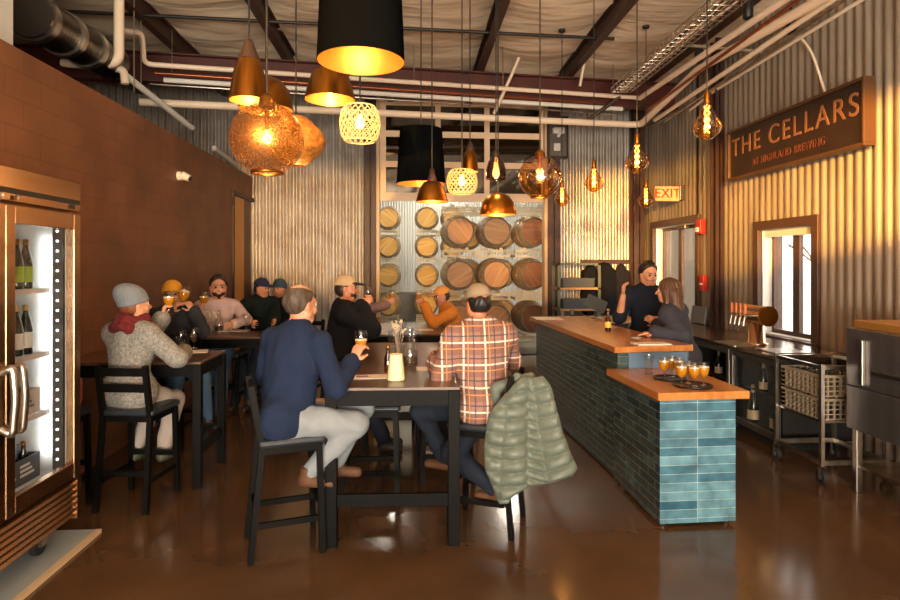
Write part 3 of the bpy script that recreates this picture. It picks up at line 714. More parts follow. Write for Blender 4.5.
def table(x0, x1, y0, y1, z, label, rz=0, t=.06, brace=()):
    cx, cy = (x0+x1)/2, (y0+y1)/2; a, b = (x1-x0)/2, (y1-y0)/2
    r = empty('high_table', (cx,cy,0), math.radians(rz), label, 'table')
    MB().box((-a,-b,z-.022),(a,b,z),.004).build('tabletop', M_tabletop, r)
    for s in (-1,1):
        MB().box((-a+t,s*(b-.02)-.012,z-.12),(a-t,s*(b-.02)+.012,z-.023)).build('apron', M_blackwood, r)
        MB().box((s*(a-.02)-.012,-b+t,z-.12),(s*(a-.02)+.012,b-t,z-.023)).build('apron', M_blackwood, r)
        for q in (-1,1): MB().box((s*(a-t/2)-t/2,q*(b-t/2)-t/2,0),(s*(a-t/2)+t/2,q*(b-t/2)+t/2,z-.023),.003).build('leg', M_blackwood, r)
        if 'x' in brace: MB().box((-a+t,s*(b-t/2)-.012,.25),(a-t,s*(b-t/2)+.012,.33)).build('stretcher', M_blackwood, r)
        if 'y' in brace: MB().box((s*(a-t/2)-.012,-b+t,.25),(s*(a-t/2)+.012,b-t,.33)).build('stretcher', M_blackwood, r)
    return r
TZ = 1.02
table(-.53,.33,3.84,6.05,TZ,'long black high table with a dark walnut top in the middle of the room', -1.2, .075, ('x',))
table(-.72,.42,6.75,8.15,TZ,'black high table beyond the long one, before the barrel room opening', 0, .07, ('x',))
table(-2.92,-1.70,4.95,5.62,TZ,'black high table against the block wall beside the fridge', 0, .065, ('y',))
table(-2.85,-1.55,6.62,7.25,TZ,'farther black high table by the block wall, with a water bottle on it', 0, .06)
CH = [(-.80,3.93,-72,'black bar chair under the man in the navy pullover'),
 (.50,4.16,68,'black bar chair under the man in plaid, green jacket over its back'),
 (-2.07,4.72,-8,'black bar chair under the person in the grey beanie'),
 (-2.62,4.50,0,'dark bar chair tucked between the fridge and the grey beanie person'),
 (-.66,5.78,-85,'dark bar chair under the man in the black coat'),
 (.26,5.15,95,'empty dark bar chair pushed far under the long table, plaid shirt side'),
 (-.30,4.75,-90,'empty dark bar chair pushed under the long table, navy pullover side'),
 (-.66,7.45,-88,'dark bar chair under the hidden person reaching out to toast'),
 (.62,7.75,95,'dark bar chair under the man in the orange shirt'),
 (.22,6.42,5,'empty black bar chair with its back toward the long table, before the orange-shirt man'),
 (-2.42,6.22,175,'dark bar chair under the person in the yellow beanie'),
 (-2.28,7.55,178,'dark bar chair under the man in the pale pink shirt'),
 (-1.42,7.95,165,'dark bar chair under the person in the dark green jacket'),
 (-1.86,8.75,170,'dark bar chair under the person in the teal cap')]
for a in CH: chair(*a)
# handbag on the dark chair by the fridge
r = empty('handbag', (-2.62,4.6,.74), 0, 'tan leather handbag on the dark chair beside the fridge', 'bag')
MB().box((-.17,-.09,0),(.17,.09,.24),.06).build('bag_body', mat('tan_leather',(170,96,64),.5), r)
MB().tube(pipe_pts([(-.1,0,.22),(-.08,0,.36),(.08,0,.36),(.1,0,.22)],.06),.009,6).build('handle', mat('tan_leather_strap',(150,80,50),.5), r)
# ---------------- glassware
def tulip(name, loc, label, fill=.6, s=1.0, group=None, rot=None, cat='beer glass'):
    r = empty(name, loc, 0, label, cat, group)
    if rot: r.rotation_euler = rot
    prof = [(.032,0),(.034,.003),(.006,.008),(.005,.045),(.012,.055),(.034,.085),(.041,.115),(.038,.145),(.034,.165)]
    MB().lathe([(a*s,z*s) for a,z in prof],20).disc(.033*s,.002,20).build('glass_body', M_gware, r)
    if fill > 0:
        zt = .056+(.105)*fill; bp_ = [(.001,.056),(.011,.0565),(.0325,.085),(.0395,.115),(.0365,.145),(.0335,.16)]
        q = [(a,z) for a,z in bp_ if z < zt]; 
        nx_ = next((b for b in bp_ if b[1] >= zt), bp_[-1]); lt = q[-1]; tt = (zt-lt[1])/(nx_[1]-lt[1]+1e-9); q.append((lt[0]+(nx_[0]-lt[0])*tt, zt))
        MB().lathe([(a*s,z*s) for a,z in q],18).disc(q[-1][0]*s,zt*s,18).build('beer', M_beer, r)
        MB().lathe([(.001,zt*s+.0005),(q[-1][0]*s*.99,zt*s+.0005),(q[-1][0]*s*.98,(zt+.008)*s),(.001,(zt+.009)*s)],18).build('foam', M_foam, r)
    return r
def tumbler(name, loc, label, r0=.03, r1=.037, h=.13, water=None):
    r = empty(name, loc, 0, label, 'glass')
    MB().lathe([(.001,.004),(r0,.004),(r1,h)],18).lathe([(r0,0),(r0,.006)],18).build('glass_body', M_gware, r)
    if water: MB().lathe([(.001,.006),(r0-.003,.006),(r0+(r1-r0)*water-.003,h*water),(.001,h*water)],18).build('water', thin_glass('water_'+name,(225,235,240),.15), r)
    return r
def carafe(loc, label, s=1, flowers=False):
    r = empty('water_carafe', loc, 0, label, 'carafe')
    MB().lathe([(a*s,z*s) for a,z in [(.001,.003),(.05,.003),(.056,.02),(.055,.09),(.045,.14),(.024,.19),(.019,.23),(.024,.265)]],22).build('glass_body', M_gware, r)
    MB().lathe([(a*s,z*s) for a,z in [(.001,.006),(.05,.006),(.052,.06),(.001,.06)]],20).build('water', MATS.get('carafe_water') or thin_glass('carafe_water',(214,206,196),.12), r)
    return r
def paper(name, c, w, d, rz, label, z, cat='paper menu', m=M_paper, th=.003):
    return MB().box((-w/2,-d/2,0),(w/2,d/2,th)).build(name, m, None, (c[0],c[1],z), math.radians(rz), (label,cat))
z = TZ+.001
c = H(371,377,TZ); paper('paper_menu', c, .24, .15, 8, 'paper menu on the long table under the navy-sleeved hand', z)
MB().box((-.05,-.03,0),(.03,.03,.0012),mi=0).build('paper_flyer', mat('violet_print',(150,110,160),.7), None, (c.x-.05,c.y,z+.0035), .2, ('small violet printed flyer on the paper menu','paper'))
c = H(424,369,TZ); paper('paper_menu', c, .11, .16, 2, 'small paper menu beside the plaid sleeve on the long table', z)
# white ceramic caddy / salt stack
c = H(396,380,TZ); r = empty('candle_holder', (c.x,c.y,z), 0, 'fluted cream candle holder at the near end of the long table', 'candle holder')
MB().lathe([(.001,0),(.058,0),(.06,.01),(.05,.10),(.043,.165),(.046,.175)],32,rf=lambda t,z:1+.03*math.cos(12*t)).build('holder', mat('cream_ceramic',(236,222,176),.5), r)
MB().lathe([(.001,.15),(.042,.15),(.042,.168),(.001,.17)],20).build('candle', mat('wax',(244,232,196),.5,emis=((255,190,100),.25)), r)
c = H(410,366,TZ); carafe((c.x,c.y,z), 'tall clear water carafe behind the cream candle holder', 1.12)
c = H(388,372,TZ); r = empty('hot_sauce_bottle', (c.x,c.y,z), 0, 'slim amber bottle beside the cream candle holder', 'bottle')
MB().lathe([(.001,0),(.026,0),(.028,.01),(.028,.10),(.013,.14),(.011,.19),(.001,.19)],16).build('bottle_body', thin_glass('amber_bottle_glass',(196,130,50),.2), r)
MB().lathe([(.013,.18),(.013,.205),(.001,.205)],12).build('cap', M_gold, r)
rr = random.Random(3); SP = mat('sprig',(226,206,176),.8)
c = H(398,357,TZ)
def bunch(loc, label, n=9, h=.2):
    r = empty('dried_flower_vase', loc, 0, label, 'vase of dried flowers')
    MB().lathe([(.001,0),(.035,0),(.04,.03),(.03,.09),(.034,.12)],18).build('vase', M_gware, r)
    f = MB()
    for k in range(n):
        a = rr.uniform(0,6.28); e = rr.uniform(.02,.07); hh = h*rr.uniform(.8,1.15); q = V(e*math.cos(a),e*math.sin(a),hh)
        f.tube([(0,0,.01),q*.6,q],.002,4)
        for _ in range(4):
            o2 = q+V(rr.uniform(-.015,.015),rr.uniform(-.015,.015),rr.uniform(-.02,.02)); f.lathe([(.001,-.012),(.011,0),(.001,.013)],6,c=o2)
    f.build('dried_flowers', SP, r)
bunch((c.x,c.y,z), 'glass vase of pale dried flowers between the carafe and the cream candle holder', 9, .26)
for i,(x,y,l) in enumerate(((393,351,'empty tulip glass beyond the dried flowers on the long table'),(402,347,'empty tulip glass in the middle of the long table'),(414,350,'empty tulip glass behind the water carafe'))):
    c = H(x,y,TZ); tulip('tulip_glass', (c.x,c.y,z), l, 0, 1.15, 'empty glasses on the long table')
for x,y,w,l in ((380,331,.26,'paper menu on the second table, black coat side'),(424,330,.22,'paper menu on the second table, orange shirt side')):
    c = H(x,y,TZ); paper('paper_menu', c, w, .2, 2, l, z)
# second table glasses
for x,y,l in ((396,331,'clear glass beside the paper menus on the second table'),(404,329,'clear glass at the middle of the second table')):
    c = H(x,y,TZ); tumbler('water_glass', (c.x,c.y,z), l)
# left tables
c = H(190,352,TZ); paper('paper_menu', c, .3, .2, 15, 'paper menu under the two wine glasses near the grey beanie person', z)
for x,y,l in ((181,353,'empty tulip glass touching the grey sweater elbow'),(194,349,'empty tulip glass at the corner of the table beside the fridge')):
    c = H(x,y,TZ); tulip('tulip_glass', (c.x,c.y+.0,z+.004), l, 0, 1.2, 'empty glasses on the table nearest the fridge')
c = H(246,331,TZ); tulip('tulip_glass', (c.x,c.y,z), 'tulip glass standing at the dark green jacket elbow', 0, 1.25)
c = H(219,331,TZ); carafe((c.x,c.y,z), 'clear water bottle before the man in the pale pink shirt', .95)
c = H(211,332,TZ); bunch((c.x,c.y,z), 'small vase of dried flowers beside the clear water bottle', 7, .2)
c = H(234,331,TZ); paper('paper_menu', c, .34, .2, 3, 'paper menu on the farther wall table', z)
# ================================================================= THE BAR
r = empty('tasting_bar', (0,0,0), 0, 'long bar clad in shade-darkened teal glazed tile with a thick orange wood top', 'bar counter')
X0, X1, Ya, Yc = 1.70, 2.30, 5.02, 7.72
A = MB(); A.prism([(1.71,4.90),(2.32,4.90),(2.12,7.66),(1.60,7.66)],.02,1.075); A.build('bar_body', [M_tile_shade], r)
MB().prism([(1.80,4.885),(2.30,4.885),(2.30,4.899),(1.80,4.899)],.4,1.07).build('end_panel', M_tilepan, r)
MB().prism([(1.665,4.84),(2.37,4.93),(2.16,7.80),(1.54,7.77)],1.076,1.125).build('bar_top', M_oak, r)
MB().prism([(1.72,4.93),(2.29,4.93),(2.10,7.62),(1.63,7.62)],0,.02).build('plinth', M_black, r)
r = empty('low_bar', (0,0,0), 0, 'low end section of bar clad in teal stacked tile with orange wood top', 'bar counter')
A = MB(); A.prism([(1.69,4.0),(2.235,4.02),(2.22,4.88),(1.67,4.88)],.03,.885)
o = A.build('bar_body', [M_tile_shade, M_tile], r)
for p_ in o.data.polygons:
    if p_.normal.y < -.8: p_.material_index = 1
MB().prism([(1.65,3.93),(2.30,3.96),(2.29,4.882),(1.61,4.882)],.888,.94).build('bar_top', M_oak, r)
for x, y in ((1.73,4.05),(2.19,4.07),(1.72,4.8),(2.17,4.8)): MB().lathe([(.001,0),(.018,0),(.014,.03),(.001,.03)],10,c=(x,y,0)).build('foot', M_steel, r)
# far serving counter
r = empty('service_counter', (0,0,0), 0, 'pale wood service counter beyond the bar, carrying the till screen', 'counter')
a = P(574,316,8.6); b = P(641,318,8.4)
MB().box((2.2,8.25,.98),(3.25,8.95,1.03)).build('countertop', M_oak2, r)
MB().box((2.3,8.35,0),(3.05,8.9,.98)).build('cabinet', M_black, r); MB().box((3.06,8.33,0),(3.2,8.9,.98)).build('side_panel', M_tilepan, r)
# till screen on stand
p = P(596,303,8.5); r = empty('till_screen', (p.x,8.5,1.031), math.radians(-10), 'tilted grey tablet till on a stand on the pale counter', 'tablet')
MB().lathe([(.001,0),(.08,0),(.08,.012),(.02,.02),(.018,.14),(.001,.14)],16).build('stand', M_steel, r)
M = Matrix.Translation((0,0,.21)) @ Matrix.Rotation(math.radians(25),4,'Y') @ Matrix.Rotation(math.radians(-25),4,'X')
MB().box((-.15,-.012,-.1),(.15,.012,.1),.01,M=M).build('tablet', mat('grey_tablet_back',(76,88,90),.4), r)
p = P(573,312,8.4); r = empty('card_reader', (p.x,8.45,1.031), 0, 'small black card reader at the end of the pale counter', 'card reader')
MB().box((-.035,-.05,0),(.035,.05,.03),.01).box((-.03,-.01,.02),(.03,.02,.13),.008).build('reader_body', M_black, r); MB().box((-.025,-.014,.05),(.025,-.0105,.12)).build('screen', M_dkst, r)
# things on the bar
c = H(608,331,1.125); r = empty('beer_bottle', (c.x,c.y,1.126), 0, 'brown beer bottle with a yellow label on the orange bar top', 'bottle')
MB().lathe([(.001,0),(.03,0),(.031,.01),(.031,.12),(.014,.165),(.013,.215),(.015,.22),(.001,.22)],18).build('bottle_body', mat('brown_glass',(60,32,14),.12,coat=.5), r)
MB().lathe([(.0316,.035),(.0316,.095)],18).build('label_band', mat('yellow_label',(232,186,60),.5), r)
MB().lathe([(.0160,.21),(.0155,.228),(.001,.23)],14).build('cap', M_gold, r)
c = H(651,344,1.125); paper('paper_menu', c, .30, .16, 4, 'stack of white paper menus on the bar by the woman', 1.126, th=.008)
c = H(548,318.5,1.125); paper('paper_menu', c, .34, .35, -4, 'white paper sheet at the far end of the bar top', 1.126)
c = H(636,338,1.125); o = MB().lathe([(.001,0),(.045,0),(.05,.006),(.001,.004)],18).build('coaster', M_paper, None, (c.x,c.y,1.126), None, ('small white dish beside the hand on the bar','dish'))
c = H(649,374.5,.94); tumbler('water_glass', (c.x,c.y,.941), 'tall empty glass alone on the low bar', .03, .036, .155)
for i,(x,y,rad,l,gl) in enumerate(((670,379,.125,'round dark tray with three beers, farther back on the low bar',((-.055,-.02),(.035,.045),(.05,-.045))),(692.5,386,.14,'round dark tray with four beers, near the front edge of the low bar',((-.085,-.01),(-.01,-.045),(.075,-.01),(.0,.06))))):
    c = H(x,y,.94); r = empty('serving_tray', (c.x,c.y,.941), 0, l, 'tray', 'serving trays')
    MB().lathe([(.001,0),(rad*.94,0),(rad,.012),(rad*.97,.013),(rad*.92,.004),(.001,.004)],30).build('tray_body', mat('dark_tray',(40,30,26),.3,.3), r)
    words_ = ('near the tray rim at the water glass','at the back rim','toward the wall side','at the bar-room side','in front','at the wall side rim','at the back')
    for k,(dx,dy) in enumerate(gl):
        tulip('beer_glass', (c.x+dx,c.y+dy,.946), 'tulip glass of golden beer, %s tray, %s' % (('three-beer','four-beer')[i], words_[k+3*i]), .68, 1.0, 'tulip glasses of beer on the trays')
# ================================================================= BACK COUNTER
gx = 3.50
r = empty('steel_worktop', (0,0,0), 0, 'long dark steel worktop under the windows, tap tower on it', 'worktop')
MB().prism([(gx-.02,5.48),(4.33,5.62),(4.33,10.2),(gx-.02,10.2)],.885,.92).build('worktop', mat('worn_steel_top',(150,128,108),.22,.9,noise=(4,(120,98,80))), r)
MB().prism([(gx-.025,5.475),(4.33,5.615),(4.33,5.625),(gx-.025,5.485)],.86,.92).build('edge_strip', M_dkst, r)
M_inner = mat('dark_cooler_inside',(26,24,22),.5)
M_lab = mat('cream_wine_label',(226,204,160),.6); M_wine = mat('dark_wine_bottle',(16,20,14),.1,coat=.5)
def wine(x,y,z,l,s=1,g='wine bottles in the undercounter coolers'):
    r = empty('wine_bottle',(x,y,z),0,l,'wine bottle',g)
    MB().lathe([(a*s,b*s) for a,b in [(.001,0),(.044,0),(.046,.01),(.046,.13),(.03,.20),(.015,.25),(.014,.31),(.001,.312)]],18).build('bottle_body',M_wine,r)
    MB().lathe([(.0468*s,.025*s),(.0468*s,.105*s)],18).build('wine_label',M_lab,r)
    MB().lathe([(.0158*s,.25*s),(.0158*s,.315*s),(.001,.316*s)],12).build('foil',mat('pale_foil',(206,190,150),.4,.4),r); return r
for i,(ya,yb_) in enumerate(((5.56,6.42),(6.44,7.30),(7.32,8.6),(8.62,10.1))):
    r = empty('undercounter_cooler',(gx,ya,0),0,'undercounter glass-door cooler %s' % ('next to the crate trolley, large dark bottles inside','second along from the crate trolley','below the tap tower, mostly hidden by the low bar','at the glazed door end of the worktop')[i],'cooler','undercounter coolers')
    L_ = yb_-ya; b = MB()
    b.box((.06,0,.09),(.78,.03,.88)).box((.06,L_-.03,.09),(.78,L_,.88)).box((.75,.03,.09),(.78,L_-.03,.88)).box((.06,.03,.09),(.75,L_-.03,.13)).box((.06,.03,.84),(.75,L_-.03,.88)).box((.1,.03,0),(.7,L_-.03,.09))
    b.build('cabinet',M_inner,r)
    nd = 1 if L_ < 1 else 2
    for k in range(nd):
        y0 = .0+L_*k/nd; y1 = L_*(k+1)/nd; f=.055; d_=MB()
        d_.box((0,y0,.10),(.045,y0+f,.87),.004).box((0,y1-f,.10),(.045,y1,.87),.004).box((0,y0+f,.10),(.045,y1-f,.10+f),.004).box((0,y0+f,.87-f),(.045,y1-f,.87),.004)
        dd = d_.build('door',M_dkst,r)
        MB().box((.02,y0+f,.10+f),(.026,y1-f,.87-f)).build('pane',M_glass,dd)
        MB().tube([(-.02,y1-.03,.45),(-.02,y1-.03,.75)],.008,8).build('handle',M_steel,dd)
    MB().box((.1,.03,.48),(.7,L_-.03,.49)).build('shelf',M_dkst,r)
    if i < 2:
        for k,(dx,dy,zz,sc) in enumerate(((.13,.62,.131,1.25),(.15,.25,.131,1.25),(.14,.45,.491,.95),(.16,.12,.491,.95)) if i==0 else ((.14,.6,.131,1.0),(.14,.3,.131,1.0),(.15,.5,.491,.95),(.15,.2,.491,.95))):
            wine(gx+dx,ya+dy,zz,'dark wine bottle, %s shelf of the %s cooler, %s' % (('lower','lower','upper','upper')[k],('bottle-filled first','second')[i],('toward the hinge','toward the handle','hinge side','handle side')[k]),sc)
# tap tower
c = PX(756,342,3.86); r = empty('tap_tower',(3.80,6.4,.921),0,'copper and steel beer tap tower on the dark worktop','tap tower')
MB().lathe([(.001,0),(.115,0),(.115,.02),(.085,.03),(.082,.24),(.001,.24)],26).build('column',mat('copper_steel',(214,178,146),.22,1),r)
MB().tube([(0,.22,.33),(0,-.20,.33)],.105,26).build('drum',mat('polished_steel_warm',(214,190,160),.18,1),r)
MB().tube([(0,-.20,.33),(0,-.225,.33)],.109,26).build('drum_end',M_gold,r)
for k,y in enumerate((-.12,-.03,.06,.15)):
    f = MB().tube(pipe_pts([(-.09,y,.33),(-.20,y,.33),(-.225,y,.22)],.03),.014,8)
    f.build('faucet',M_steel,r); MB().box((-.215,y-.016,.345),(-.185,y+.016,.46),.008).build('tap_handle',mat('orange_tap_handle',(206,112,40),.4),r)
MB().box((-.36,-.2,0),(-.12,.24,.02),.004).build('drip_tray',M_steel,r)
c = PX(783,341,3.95); tumbler('tumbler',(3.93,6.03,.921),'small patterned tumbler beside the tap tower',.035,.04,.085)
r = empty('glass_rinser',(3.75,5.9,.921),0,'flat steel tray on the worktop near its end','tray'); 
MB().box((-.17,-.2,0),(.2,.16,.012),.004).build('tray_body',M_steel,r)
p = PX(710,322,4.2); o = MB().box((-.02,-.22,-.0),(.02,.22,.26),.01).build('chopping_board',mat('grey_board',(110,110,106),.5),None,(4.28,8.75,.925),None,('grey board leaning on the wall beside the glazed door','board')); o.rotation_euler=(0,math.radians(8),0)
# ================================================================= CRATE TROLLEY
r = empty('crate_trolley',(3.37,4.74,0),0,'steel trolley on casters carrying two grey dish crates','trolley')
W_, D_ = .56, .62
for x in (0,W_):
    for y in (0,D_):
        MB().tube([(x,y,.14),(x,y,.98 if y==0 else .98)],.022,4,square=True).build('post',M_steel,r)
        cw = MB().tube([(x-.018,y,.055),(x+.018,y,.055)],.055,18); c_ = cw.build('caster',M_rubber,r)
        MB().tube([(x-.02,y,.055),(x+.02,y,.055)],.025,12).build('hub',M_steel,c_); MB().box((x-.028,y-.012,.05),(x-.022,y+.012,.14)).box((x+.022,y-.012,.05),(x+.028,y+.012,.14)).build('fork',M_steel,c_)
for z0,z1 in ((.15,.19),(.94,.97)):
    f = MB()
    for y in (0,D_): f.box((0,y-.014,z0),(W_,y+.014,z1))
    for x in (0,W_): f.box((x-.014,0,z0),(x+.014,D_,z1))
    f.build('rail',M_steel,r)
MB().box((.02,.02,.49),(W_-.02,D_-.02,.505)).build('shelf',M_steel,r)
M_crate = mat('grey_dish_crate',(138,124,104),.55)
def crate(z,l):
    r = empty('dish_crate',(3.40,4.79,z),0,l,'crate','grey dish crates on the trolley')
    w=.50; d=.52; h=.17; b=MB()
    b.box((0,0,0),(w,d,.01))
    for k in range(9):   # lattice sides
        zz=.012+k*(h-.03)/8
    for side in range(4):
        n=9
        for k in range(n+1):
            t=k/n
            if side==0: a=(t*w,0); 
            elif side==1: a=(t*w,d)
            elif side==2: a=(0,t*d)
            else: a=(w,t*d)
            b.box((a[0]-.008,a[1]-.008,0),(a[0]+.008,a[1]+.008,h))
        for zz in (.005,.045,.085,.125,h-.012):
            tt=.022 if zz>.15 else .009
            if side<2: y=(0,d)[side]; b.box((-.01,y-.009,zz),(w+.01,y+.009,zz+tt))
            else: x=(0,w)[side-2]; b.box((x-.009,-.01,zz),(x+.009,d+.01,zz+tt))
    b.build('crate_body',M_crate,r); return r
crate(.506,'lower grey plastic lattice dish crate on the trolley shelf'); c2=crate(.70,'upper grey plastic lattice dish crate full of glasses')
for i in range(4):
    for j in range(4):
        tumbler('washed_glass',(3.47+i*.12,4.86+j*.125,.712),'upturned clear glass in the upper dish crate',.03,.036,.17)['group']='clear glasses in the upper dish crate'
# ================================================================= GLASSWASHER
r = empty('glasswasher',(3.48,3.55,0),0,'dark steel commercial glasswasher on legs beside the crate trolley','glasswasher')
M_gw = mat('dark_brushed_steel',(140,138,138),.34,.85,noise=(8,(122,120,120)),stretch=(1,1,.05))
MB().box((0,0,.50),(.68,1.06,.84),.008).build('base_cabinet',M_gw,r)
MB().box((0,0,.845),(.68,1.06,1.30),.008).build('hood',M_gw,r)
MB().box((.05,.02,1.301),(.64,1.04,1.36),.006).build('control_box',mat('amber_lit_steel',(214,160,84),.3,.7),r)  # amber light on the steel ledge is put into its colour
MB().box((.045,.42,1.312),(.052,.56,1.35)).build('display',M_black,r)
for x in (.05,.63):
    for y in (.05,1.0): MB().box((x-.025,y-.025,0),(x+.025,y+.025,.5),.004).build('leg',M_steel,r)
MB().box((.04,.04,.20),(.64,1.02,.22)).build('shelf',M_steel,r)
MB().box((-.006,.1,.96),(.0,.80,1.0),.002).build('name_strip',M_steel,r); MB().box((-.008,.12,.967),(-.005,.78,.993)).build('strip_face',M_black,r)
MB().box((-.006,.12,.57),(.0,.46,.76),.002).build('notice_plate',mat('beige_notice',(196,160,112),.6),r)
for k in range(4): MB().box((-.009,.17,.61+.035*k),(-.0055,.41,.618+.035*k)).build('notice_rule',M_brownsteel,r)
MB().box((-.03,.85,.87),(-.0,.90,1.22),.006).build('door_handle',M_steel,r)
# ================================================================= SHELF UNIT by the back wall
p0 = P(557,265,10.6); p1 = P(600,265,10.6)
r = empty('storage_rack',(p0.x,10.55,0),0,'green-grey metal storage rack against the ribbed wall','shelving')
w = p1.x-p0.x; M_grn = mat('green_grey_metal',(92,100,84),.5,.3)
for x in (0,w-.05):
    for y in (0,.42): MB().box((x,y,0),(x+.05,y+.04,1.84)).build('post',M_grn,r)
for k,z in enumerate((.25,.72,.98,1.36,1.80)): MB().box((.0,.0,z),(w,.46,z+.035)).build('shelf',M_oak2 if k in (2,3) else M_grn,r)
for z,l in ((1.396,'dark grey storage bin on the higher shelf of the green-grey rack'),(1.016,'dark grey storage bin on the shelf below it in the green-grey rack')):
    b = MB(); W=w-.22; b.prism([(0,0),(W,0),(W,.34),(0,.34)],0,.01); b.box((0,0,.01),(W,.012,.15)).box((0,.328,.01),(W,.34,.15)).box((0,.012,.01),(.012,.328,.15)).box((W-.012,.012,.01),(W,.328,.15)).box((-.012,-.012,.14),(W+.012,-.001,.165)).box((-.012,.341,.14),(W+.012,.352,.165))
    b.build('storage_bin',mat('slate_plastic',(66,74,82),.5),None,(p0.x+.11,10.58,z),None,(l,'storage bin','storage bins on the rack'))
# coats on hooks
p = P(612,287,10.8); x = p.x
MB().box((x-.5,yb(x)-.07,1.82),(x+.55,yb(x)-.03,1.90),.004).build('coat_rail',M_brownsteel,None,props=('dark rail of coat hooks on the ribbed wall behind the bartender','coat rail'))
# ================================================================= FRIDGE
FX, FY0, FY1, FZ = -2.15, 2.60, 4.05, 2.33
st(MB().box((-2.85,1.6,.0),(-2.12,4.18,.022)), 'floor_platform', mat('pale_blue_concrete_pad',(150,160,162),.5))
st(MB().box((-2.12,1.6,.0),(-2.085,4.18,.024)), 'trim_3', mat('pale_wood_edge',(206,178,140),.5))
M_fst = mat('fridge_steel',(190,150,112),.27,1,noise=(3,(170,132,98)),stretch=(.3,.3,3))
M_fin = mat('fridge_interior',(206,206,200),.4)
r = empty('display_fridge',(FX,FY0,0),0,'tall two-door stainless display fridge with lit shelves of bottles','fridge')
L_ = FY1-FY0; b = MB(); D_ = .68
b.box((-D_,0,.17),(-.055,.05,FZ)).box((-D_,L_-.05,.17),(-.055,L_,FZ)).box((-D_,.05,.17),(-D_+.04,L_-.05,FZ)).box((-D_+.04,.05,2.10),(-.055,L_-.05,FZ)).box((-D_+.04,.05,.17),(-.055,L_-.05,.47))
b.build('cabinet',M_fst,r)
b = MB().box((-D_+.041,.051,.471),(-.1,.06,2.099)).box((-D_+.041,L_-.06,.471),(-.06,L_-.051,2.099)).box((-D_+.041,.06,.471),(-D_+.05,L_-.06,2.099)).box((-D_+.05,.06,.471),(-.06,L_-.06,.48)).box((-D_+.05,.06,2.09),(-.06,L_-.06,2.099))
b.build('interior_lining',M_fin,r)
MB().box((-.05,0,2.14),(0,L_,FZ),.006).build('header_panel',M_fst,r)
MB().box((-.001,.05,2.185),(.003,L_-.02,2.215)).build('header_groove',M_black,r)
MB().box((.0,L_-.14,2.155),(.006,L_-.08,2.18)).build('thermometer',M_black,r)
MB().lathe([(.001,0),(.014,.0),(.014,.01)],12,M=Matrix.Translation((.01,L_-.66,2.165))@Matrix.Rotation(PI/2,4,'Y')).lathe([(.001,0),(.014,.0),(.014,.01)],12,M=Matrix.Translation((.01,L_-.78,2.165))@Matrix.Rotation(PI/2,4,'Y')).build('lock',M_steel,r)
for k in range(2):
    y0 = .0+k*L_/2+.004; y1 = (k+1)*L_/2-.004; f=.075; d_ = MB()
    d_.box((-.05,y0,.44),(0,y0+f,2.125),.005).box((-.05,y1-f,.44),(0,y1,2.125),.005).box((-.05,y0+f,.44),(0,y1-f,.44+.10),.005).box((-.05,y0+f,2.125-.10),(0,y1-f,2.125),.005)
    d = d_.build('door',M_fst,r)
    MB().box((-.03,y0+f,.54),(-.024,y1-f,2.025)).build('pane',M_glass,d)
    hy = y1-.035 if k == 0 else y0+.035
    MB().tube(pipe_pts([(.0,hy,1.23),(.06,hy,1.27),(.075,hy,1.1),(.06,hy,.90),(.0,hy,.94)],.05),.02,10).build('handle',M_steel,d)
gm = MB()
for k in range(6): 
    z=.20+k*.038; gm.add([(0,.01,z),(.0,L_-.05,z),(-.028,L_-.05,z+.03),(-.028,.01,z+.03)],[(0,1,2,3)]); gm.box((-.03,.01,z+.03),(0,L_-.05,z+.038))
gm.box((-.05,L_-.045,.17),(0,L_,.43)); gm.build('louvre_grille',M_fst,r)
for y in (.2,L_-.22):
    c_=MB().tube([(-.16,y,.085),(-.12,y,.085)],.06,16).build('caster',M_rubber,r); MB().box((-.18,y-.03,.08),(-.1,y+.03,.17)).build('fork',M_steel,c_)
MB().box((-.13,L_-.085,.5),(-.066,L_-.061,2.07)).build('lamp_strip_housing',M_dkst,r)
ls = MB()
for k in range(24): ls.box((-.104,L_-.092,.56+k*.063),(-.094,L_-.0855,.572+k*.063))
ls.build('led_strip',M_led,r)
SHZ = (1.655,1.255,.885)
for z in SHZ:
    s_=MB()
    for k in range(14): s_.box((-D_+.06,.08+k*(L_-.18)/13-.004,z-.01),(-.16,.08+k*(L_-.18)/13+.004,z))
    s_.box((-.17,.07,z-.03),(-.155,L_-.075,z)); s_.build('shelf',M_white,r)
for k in range(2): 
    lt = bpy.data.lights.new('fridge_light','AREA'); lt.energy=1.4; lt.color=(.93,.97,1); lt.shape='RECTANGLE'; lt.size=.06; lt.size_y=1.4
    o = bpy.data.objects.new('fridge_light',lt); COL.objects.link(o); o.parent=r; o.location=(-.18,(L_-.1) if k else L_/2,1.28); o.rotation_euler=(PI/2 if k else -PI/2,0,0)
    if not k: o.rotation_euler=(PI/2,0,0)
M_dbot = mat('dark_green_bottle',(24,34,18),.1,coat=.6); M_glab = mat('green_label',(150,176,60),.5); M_wlab = mat('white_label',(226,224,214),.5)
bp0 = {}
